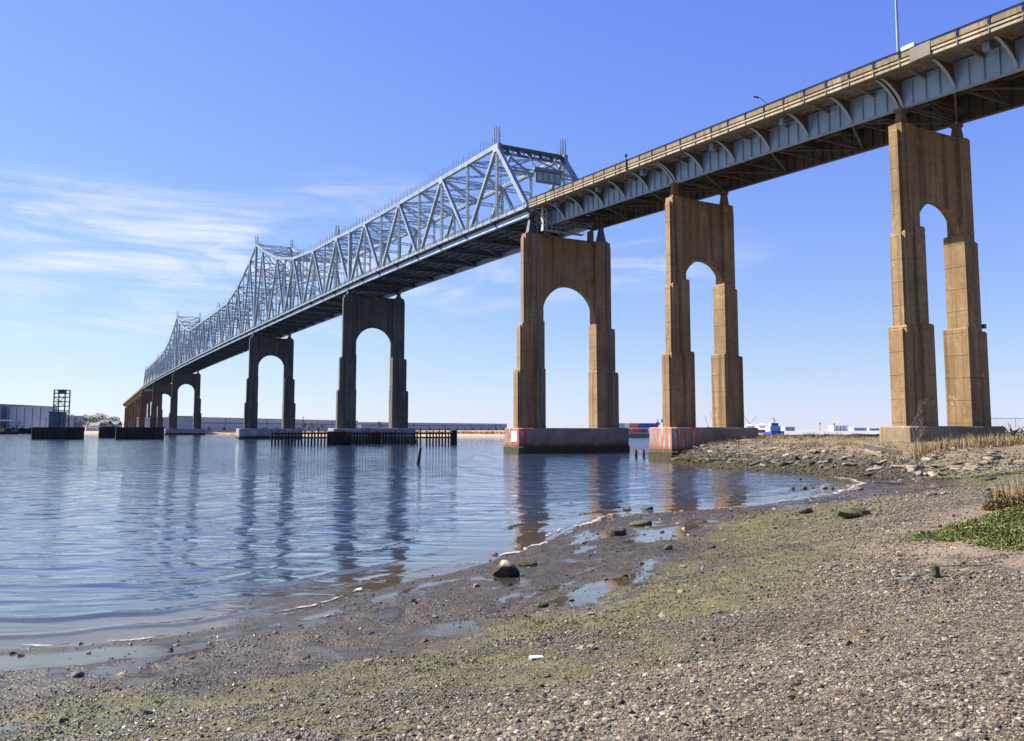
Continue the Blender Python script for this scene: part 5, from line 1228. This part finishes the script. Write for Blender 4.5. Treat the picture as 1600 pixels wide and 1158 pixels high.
# old dolphins, dark cribs in mid channel
def dolphin(x0, x1, y, Y, dep, label, extra=0.0):
    a_, c_ = (x0-800)/1320*Y, (x1-800)/1320*Y; E_ = thing('mooring_dolphin', ((a_+c_)/2, Y, 0), label, 'dolphin', 'old dark cribs in the channel'); w = (c_-a_)/2; h = 4.25+extra
    b_ = MB(); ch = 1.0; poly = [(-w+ch, 0), (w-ch*.3, 0), (w, ch*.3), (w, dep), (-w, dep), (-w, ch)]
    b_.prism(poly, 'z', -2, h-.35); b_.build('crib_wall', 'dark_timber', E_)
    b_ = MB(); b_.prism([(p*1.015, q*1.01-.12) for p, q in poly], 'z', h-.35, h); b_.build('cap', 'dark_timber', E_)
    n = int(w*2/1.5)
    for i in range(n):
        b2 = MB() if i == 0 else b2
        if i == 0: b2.box(-.25, .25, -.18, -.01, -1, h-.5); mm = b2.mesh('sheet_rib', 'dark_timber')
        put('sheet_rib', mm, E_, (-w+ch+(2*w-2*ch)*i/max(1, n-1), 0, 0))
    return E_, h
d1, h1 = dolphin(50, 127, 686, 300, 3.5, 'dark crib dolphin carrying the lattice tower at the left')
dolphin(181, 252, 686, 300, 4, 'dark crib dolphin in front of the far pier row')
dolphin(155, 182, 684, 345, 4, 'smaller dark crib dolphin half hidden behind its neighbour', .3)
# lattice tower
tx0, tx1 = (83-800)/1320*304, (100-800)/1320*304; E_ = thing('lattice_tower', ((tx0+tx1)/2, 305, h1), 'dark steel lattice tower standing on the left dolphin', 'tower'); w = (tx1-tx0)/2; H = (668-609)/1320*304
for sx_ in (-1, 1):
    for sy_ in (0, 3.2):
        b_ = MB(); b_.beam((sx_*w, sy_, 0), (sx_*w*1.02, sy_, H), .34, .34); b_.build('leg', 'steel_dark', E_)
for f in (.18, .32, .44, .56, .68, .80, .90, .985):
    b_ = MB(); z_ = H*f
    for sy_ in (0, 3.2): b_.beam((-w, sy_, z_), (w, sy_, z_), .22, .3)
    for sx_ in (-1, 1): b_.beam((sx_*w, 0, z_), (sx_*w, 3.2, z_), .2, .25)
    b_.build('girt', 'steel_dark', E_)
b_ = MB(); b_.beam((-w, 0, H*.56), (w, 0, H*.80), .2, .2); b_.beam((w, 0, H*.56), (-w, 0, H*.80), .16, .16); b_.beam((-w, 3.2, 0), (w, 3.2, H*.44), .16, .16); b_.build('brace', 'steel_dark', E_)
b_ = MB(); b_.box(-.9, 1.1, .3, 2.6, H*.915, H*1.0); b_.build('motor_house', 'steel_dark', E_)
E_ = thing('control_cabin', ((88-800)/1320*309, 309, h1), 'dark blue corrugated cabin beside the lattice tower', 'cabin'); b_ = MB(); b_.box(-2.2, 2.0, 0, 4, 0, 5.4); b_.build('wall', 'band_dark', E_); b_ = MB(); b_.box(-2.4, 2.2, -.2, 4.2, 5.4, 5.7); b_.build('roof', 'steel_dark', E_)
for i in range(8):
    b_ = MB(); b_.box(-2.05+i*.52, -1.9+i*.52, -.07, -.004, .2, 5.2); b_.build('wall_rib', 'band_dark', E_)

# ------------------------------------------------------------------ far shore
def shed(name, A, B_, dep, h, label, cat, wall, roof, bays=0, band=None, group=None, docks=0, gable=0.0):
    A = Vector(A); B_ = Vector(B_); d_ = B_-A; L = Vector((d_.x, d_.y, 0)).length
    E_ = thing(name, (A.x, A.y, 1.5), label, cat, group, math.atan2(d_.y, d_.x))
    b_ = MB(); b_.box(0, L, 0, dep, -1.5, h); b_.build('wall', wall, E_)
    b_ = MB()
    if gable: b_.prism([(-.5, h), (dep/2, h+gable), (dep+.5, h), (dep+.5, h+.3), (dep/2, h+gable+.3), (-.5, h+.3)], 'x', -.4, L+.4)
    else: b_.box(-.3, L+.3, -.3, dep+.3, h, h+.5)
    b_.build('roof', roof, E_)
    if band: b_ = MB(); b_.box(0.2, L-.2, -.35, -.003, h*band[0], h*band[1]); b_.build('band', 'band_dark', E_)
    for i in range(1, bays):
        b_ = MB(); b_.box(L*i/bays-.25, L*i/bays+.25, -.3, -.004, -1, h*.99); b_.build('downpipe', 'band_dark', E_)
    for i in range(docks):
        x0 = L*(i+.5)/docks; b_ = MB(); b_.box(x0-1.9, x0+1.9, -.2, -.005, 0, 3.6); b_.build('dock_door', 'band_dark', E_)
    return E_
def gp(x, Y): return ((x-800)/1320*Y, Y, 0)
shed('warehouse', gp(316, 690), gp(560, 1000), 60, 11.4, 'long pale warehouse behind the dark piers, nearer half with dark mid line', 'warehouse', 'wall_pale', 'roof_pale', 9, (.60, .66), docks=14)
shed('warehouse', gp(565, 1010), gp(792, 1330), 60, 10.0, 'long pale warehouse, farther half beside the red pier base', 'warehouse', 'wall_blue', 'roof_pale', 10, (.66, .74), docks=16)
shed('warehouse', gp(4, 780), gp(78, 760), 9, 22, 'large blue grey windowless warehouse at the left', 'warehouse', 'wall_blue', 'roof_pale', 6)
shed('warehouse', gp(-60, 770), gp(4, 770), 80, 24.5, 'taller blue block cut by the left edge of the frame', 'warehouse', 'pipe_blue', 'roof_pale', 4)
shed('warehouse', gp(100, 820), gp(131, 825), 8, 14.5, 'low pale warehouse right of the lattice tower', 'warehouse', 'wall_blue', 'roof_pale', 3)
shed('blue_building', gp(289, 800), gp(303, 810), 20, 14, 'small dark blue building seen through the farthest arch', 'building', 'pipe_blue', 'steel_dark', 3)
shed('shed', gp(258, 760), gp(288, 700), 14, 6, 'low grey shed with a sloping roof seen through the farthest arch', 'shed', 'wall_blue', 'roof_pale', 3, gable=2)
for i, (x0, x1, Y, h, lb) in enumerate(((137, 156, 820, 5, 'white house among trees left of the far deck end'), (158, 170, 840, 7.5, 'grey house behind the trees, middle of the far row'), (172, 186, 850, 6.5, 'dark roofed house nearest the far deck end'))):
    E_ = shed('house', gp(x0, Y), gp(x1, Y), 10, h, lb, 'house', 'white_paint' if i == 0 else 'wall_blue', 'steel_dark', 0, group='houses on the far bank', gable=3)
    for j in range(3):
        b_ = MB(); xx = 1.5+j*3; b_.box(xx, xx+1.2, -.08, -.004, 1.4, 2.9); b_.build('window', 'glass_dark', E_)
# bare winter trees on the far bank
def far_tree(x, Y, top, lb, wid=1.0):
    P0 = gp(x, Y); H = (670-top)/1320*Y+CAM_H-1.5; E_ = thing('bare_tree', (P0[0], P0[1], 1.5), lb, 'tree', 'winter trees on the far bank')
    b_ = MB(); b_.tube((0, 0, -1), (.3, 0, H*.45), H*.03, H*.018, 6)
    for i in range(7):
        a = random.uniform(0, 6.3); b_.tube((.2, 0, H*random.uniform(.25, .45)), (cos(a)*H*.28*wid, sin(a)*H*.28, H*random.uniform(.6, .92)), H*.012, H*.004, 5)
    b_.build('trunk', 'twig', E_)
    n = 520; d = rng.normal(size=(n, 3)); d /= np.linalg.norm(d, axis=1)[:, None]; r = rng.random(n)**.5; lump = .7+.6*fbm(d[:, 0]*2+x, d[:, 1]*2+d[:, 2]*2, 3, int(x))
    Pn = d*(r*lump)[:, None]*np.array([H*.34*wid, H*.34, H*.33])+np.array([0, 0, H*.64]); leaves('crown', 'tree_far', Pn, H*.038, parent=E_, flat=1)
for (x, Y, top, w, lb) in ((135, 900, 645, 1.0, 'round bare tree beside the low pale warehouse'), (147, 920, 648, .8, 'smaller bare tree second from the low pale warehouse'), (158, 900, 643, 1.3, 'broad bare tree, tallest of the far row'), (171, 930, 650, .9, 'low bare tree between the tallest and the far deck'), (182, 900, 648, 1.0, 'bare tree just left of the far deck end'), (115, 880, 646, .8, 'bare tree rising behind the low pale warehouse'), (125, 780, 655, 1.2, 'scrubby brown tree in front of the low pale warehouse'), (166, 760, 656, 1.1, 'dark scrub tree above the smaller dolphin'), (594, 900, 657, .8, 'bare tree seen between the legs of the fourth pier'), (270, 780, 654, 1.3, 'bare tree behind the farthest arch'), (695, 620, 664, .7, 'small scrub tree right of the fender fence'), (490, 600, 659, 1.3, 'bare scrub tree left of the fourth pier'), (505, 590, 660, 1.1, 'bare scrub bush close to the fourth pier left leg'), (476, 610, 657, .6, 'thin bare tree nearest the fifth pier')):
    far_tree(x, Y, top, lb, w)
# reed fringe on the far bank
X = []; Y = []
for i in range(3, 8):
    a_, c_ = np.array(FB[i], float), np.array(FB[i+1], float); n = int(np.hypot(*(c_-a_))*7)
    t_ = rng.random(n); X.append(a_[0]+(c_[0]-a_[0])*t_); Y.append(a_[1]+(c_[1]-a_[1])*t_+rng.uniform(6, 26, n))
X = np.concatenate(X); Y = np.concatenate(Y); k_ = X < 50; X, Y = X[k_], Y[k_]
blades('reeds', 'reed', X, Y, np.full(len(X), 1.2), rng.uniform(.8, 1.9, len(X)), .10, 'brown reed marsh fringing the far bank', 'reeds', 4, .3, .4)
# utility poles
for (x, Y, top, lb) in ((119, 700, 653, 'utility pole left of the far trees'), (133, 700, 652, 'utility pole second from the lattice tower'), (74, 690, 652, 'utility pole just left of the lattice tower'), (475, 650, 650, 'utility pole beside the fourth pier')):
    P0 = gp(x, Y); H = (670-top)/1320*Y+2; E_ = thing('utility_pole', (P0[0], P0[1], 1.4), lb, 'utility pole', 'poles on the far bank')
    b_ = MB(); b_.tube((0, 0, -1), (0, 0, H), .25, .16, 6); b_.build('pole', 'dark_timber', E_); b_ = MB(); b_.box(-1.1, 1.1, -.1, .1, H-1.0, H-.75); b_.build('cross_arm', 'dark_timber', E_)
# canopy, yellow barge and derrick at the far left
E_ = thing('canopy', (gp(3, 640)[0], 640, 1.4), 'white flat canopy on posts at the far left bank', 'canopy'); b_ = MB(); b_.box(-6, 5, 0, 8, 8.4, 9.2); b_.build('roof', 'white_paint', E_)
for xx in (-5.5, 4.4): b_ = MB(); b_.box(xx-.3, xx+.3, .2, .8, -1, 8.4); b_.build('post', 'steel_dark', E_)
E_ = thing('barge', (gp(0, 600)[0], 600, 0), 'yellow topped work barge moored at the far left', 'barge'); b_ = MB(); b_.hexa([(-14, -3, -.6), (12, -3, -.6), (12, 3, -.6), (-14, 3, -.6)], [(-15, -3.4, 1.6), (14, -3.4, 1.6), (14, 3.4, 1.6), (-15, 3.4, 1.6)]); b_.build('hull', 'dark_timber', E_); b_ = MB(); b_.box(-8, 3, -2.5, 2.5, 1.6, 3.8); b_.build('deckhouse', 'hut_yellow', E_); b_ = MB(); b_.box(-8.3, 3.3, -2.8, 2.8, 3.8, 4.1); b_.build('roof', 'hut_yellow', E_)
E_ = thing('derrick', (gp(26, 640)[0], 640, 1.4), 'small dark derrick leaning right on the left bank', 'crane'); b_ = MB(); b_.beam((0, 0, 0), (4, 0, 9), .5, .5); b_.build('boom', 'steel_dark', E_); b_ = MB(); b_.box(-2, 2, -1, 1, -.5, 2); b_.build('base', 'steel_dark', E_)
E_ = thing('quay_wall', (gp(-30, 655)[0], 655, 0), 'dark timber quay wall along the left bank', 'quay'); b_ = MB(); b_.box(-40, 42, 0, 6, -2, 4.2); b_.build('wall', 'dark_timber', E_)
for i in range(13): b_ = MB(); xx = -38+i*6.5; b_.box(xx-.4, xx+.4, -.5, -.01, -2, 5.4); b_.build('fender_pile', 'dark_timber', E_)

# container terminal
cbm = {}
for nm in ('box_red', 'box_blue', 'box_teal', 'box_white', 'box_orange'):
    b_ = MB(); b_.box(-1.18, 1.18, .08, 12.1, .08, 2.5)
    for xx in (-1.2, 1.1):
        for yy in (0, 12.0): b_.box(xx, xx+.1, yy, yy+.16, 0, 2.59)
    for xx in (-.62, 0, .62): b_.box(xx-.05, xx+.05, .03, .1, .2, 2.4)
    cbm[nm] = b_.mesh('container', nm)
CL = {'box_red': 'red', 'box_blue': 'dark blue', 'box_teal': 'pale teal', 'box_white': 'white', 'box_orange': 'orange'}
for cidx in range(26):
    x0 = 936+(cidx//2)*7.2; Y = 430+(cidx % 2)*14; hmax = 2 if cidx > 6 else 1+(cidx % 3 == 0)
    if cidx in (4, 9): continue
    for lv in range(hmax):
        q_ = cidx+lv*1.5; r_ = random.random()
        mt = ('box_red' if r_ < .6 else 'box_teal' if r_ < .75 else 'box_white') if q_ < 8 else ('box_teal' if r_ < .8 else 'box_white') if q_ < 12 else ('box_red' if r_ < .72 else 'box_orange' if r_ < .93 else 'box_white') if q_ < 18.5 else ('box_blue' if r_ < .68 else 'box_white' if r_ < .95 else 'box_red')
        if q_ >= 12 and q_ > 18.5 and lv > 1 and mt == 'box_white': mt = 'box_blue'
        P0 = gp(x0, Y); o = put('shipping_container', cbm[mt], None, (P0[0]*Y/430 if False else (x0-800)/1320*430+(Y-430)*.12, Y+random.uniform(-.3, .3), 1.45+lv*2.62), (0, 0, .12)); tag(o, CL[mt]+' shipping container on the '+('upper' if lv else 'lower')+' tier of the '+ORD[cidx//2]+(' rear' if cidx % 2 else ' front')+' stack from the left', 'container', 'shipping containers on the far quay')
E_ = thing('quay_wall', (gp(990, 352)[0], 352, 0), 'pale stone quay edge below the containers', 'quay'); b_ = MB(); b_.box(-26, 34, 0, 5, -1, 1.5); b_.build('wall', 'rock_grey', E_); b_ = MB(); b_.box(-26, 34, .2, 3, 1.5, 2.0); b_.build('coping', 'fascia_light', E_)
# cranes beyond the terminal
for i, (xb, yb, xt, yt, lb) in enumerate(((1077, 664, 1085, 646, 'nearest of the far cranes, between the legs of the second pier'), (1106, 668, 1100, 646, 'far crane with a short boom left of the tallest one'), (1117, 668, 1108, 640, 'far crane with the longest boom, near the right leg'), (1175, 668, 1160, 645, 'far crane leaning left just right of the second pier'), (1162, 668, 1181, 647, 'far crane leaning right, crossing its neighbour'))):
    Y = 820; P0 = gp(xb, Y); E_ = thing('crawler_crane', (P0[0], Y, 1.9), lb, 'crane', 'cranes on the far shore'); tip = Vector(((xt-xb)/1320*Y, 0, (yb-yt)/1320*Y+1.5))
    b_ = MB(); b_.lattice((0, 0, 2), tip, .8, .8, 16, .16, .12, (0, 1, 0)); b_.build('boom', 'crane_grey', E_)
    b_ = MB(); b_.box(-2.5, 2.5, -1.5, 1.5, 1, 3.6); b_.build('cab', 'tank_red', E_); b_ = MB(); b_.box(-3, 3, -2, 2, -.5, 1.0); b_.build('tracks', 'steel_dark', E_)
# tanks, ship, distant buildings to the right
def tank(x, Y, w, h, mat, lb):
    P0 = gp(x, Y); E_ = thing('storage_tank', (P0[0], Y, 1.5), lb, 'tank', 'tanks on the far shore'); b_ = MB(); b_.tube((0, 0, -1), (0, 0, h), w, n=24); b_.build('shell', mat, E_); b_ = MB(); b_.tube((0, 0, h), (0, 0, h+w*.25), w*1.02, .2, 24); b_.build('roof', 'white_paint', E_)
    b_ = MB(); b_.tube((0, 0, h-.4), (0, 0, h-.1), w*1.03, n=24); b_.build('rim', 'steel_dark', E_)
tank(1180, 420, 3.9, 1.9, 'tank_red', 'red brown storage tank right of the second pier')
tank(1196, 420, 3.2, 1.9, 'tank_red', 'red brown storage tank next to the blue ship')
tank(1189, 520, 4.2, 4.4, 'white_paint', 'white storage tank rising behind the red brown tanks')
tank(1170, 540, 3.6, 4.2, 'white_paint', 'white storage tank close to the second pier')
P0 = gp(1210, 250); E_ = thing('ship', (P0[0], 250, 0), 'small bright blue ship with a pale mast beyond the grassy bank', 'ship')
b_ = MB(); lo = [(-1.4, -1.5, -.5), (1.4, -1.5, -.5), (1.6, 6, -.5), (-1.6, 6, -.5)]; hi = [(-1.9, -2.2, 3.0), (1.9, -2.2, 3.0), (2.0, 6.5, 2.6), (-2.0, 6.5, 2.6)]; b_.hexa(lo, hi); b_.build('hull', 'hull_blue', E_)
b_ = MB(); b_.box(-1.5, 1.5, 0, 5, 2.7, 4.5); b_.box(-1.1, 1.1, .6, 3.6, 4.5, 5.4); b_.build('deckhouse', 'wall_pale', E_); b_ = MB(); b_.box(-1.0, 1.0, .52, .596, 4.75, 5.2); b_.build('window', 'glass_dark', E_)
b_ = MB(); b_.tube((0, 2, 5.4), (0, 2, 8.0), .09, .05, 6); b_.box(-.6, .6, 1.95, 2.05, 6.6, 6.7); b_.tube((.5, 2.4, 5.4), (.5, 2.4, 6.6), .2, n=8); b_.build('mast', 'crane_grey', E_)
for (x0, x1, Y, h, mt, lb) in ((1300, 1322, 900, 5.2, 'white_paint', 'small white building on the horizon left of the rightmost pier'), (1332, 1352, 1000, 3.2, 'wall_pale', 'low pale shed on the horizon beside the small white building'), (1225, 1240, 900, 4.0, 'wall_pale', 'low pale shed just right of the blue ship'), (1356, 1380, 1100, 2.6, 'wall_blue', 'low blue shed on the horizon against the rightmost pier')):
    shed('shed', gp(x0, Y), gp(x1, Y), 14, h, lb, 'shed', mt, 'roof_pale', 4, group='sheds on the right horizon')
for (x, top, lb) in ((1301, 669, 'slim water tower over the small white building'), (1279, 668, 'slim pole tower left of the small white building')):
    P0 = gp(x, 880); H = (672-top)/1320*880+6; E_ = thing('water_tower', (P0[0], 880, 1.5), lb, 'tower'); b_ = MB(); b_.tube((0, 0, -1), (0, 0, H-1), .6, .5, 8); b_.build('shaft', 'crane_grey', E_); b_ = MB(); b_.tube((0, 0, H-1.6), (0, 0, H), 1.4, 1.8, 12); b_.build('head', 'crane_grey', E_)
for (x, top, lb) in ((1027, 662, 'dark ship mast left of the second pier, shorter one'), (1035.5, 655, 'dark ship mast with crosstrees close to the second pier')):
    P0 = gp(x, 480); H = (684-top)/1320*480; E_ = thing('ship_mast', (P0[0], 480, 1.4), lb, 'mast'); b_ = MB(); b_.tube((0, 0, -.5), (0, 0, H), .5, .2, 8); b_.build('pole', 'band_dark', E_); b_ = MB(); b_.box(-1.1, 1.1, -.2, .2, H*.55, H*.75); b_.build('crosstree', 'band_dark', E_)
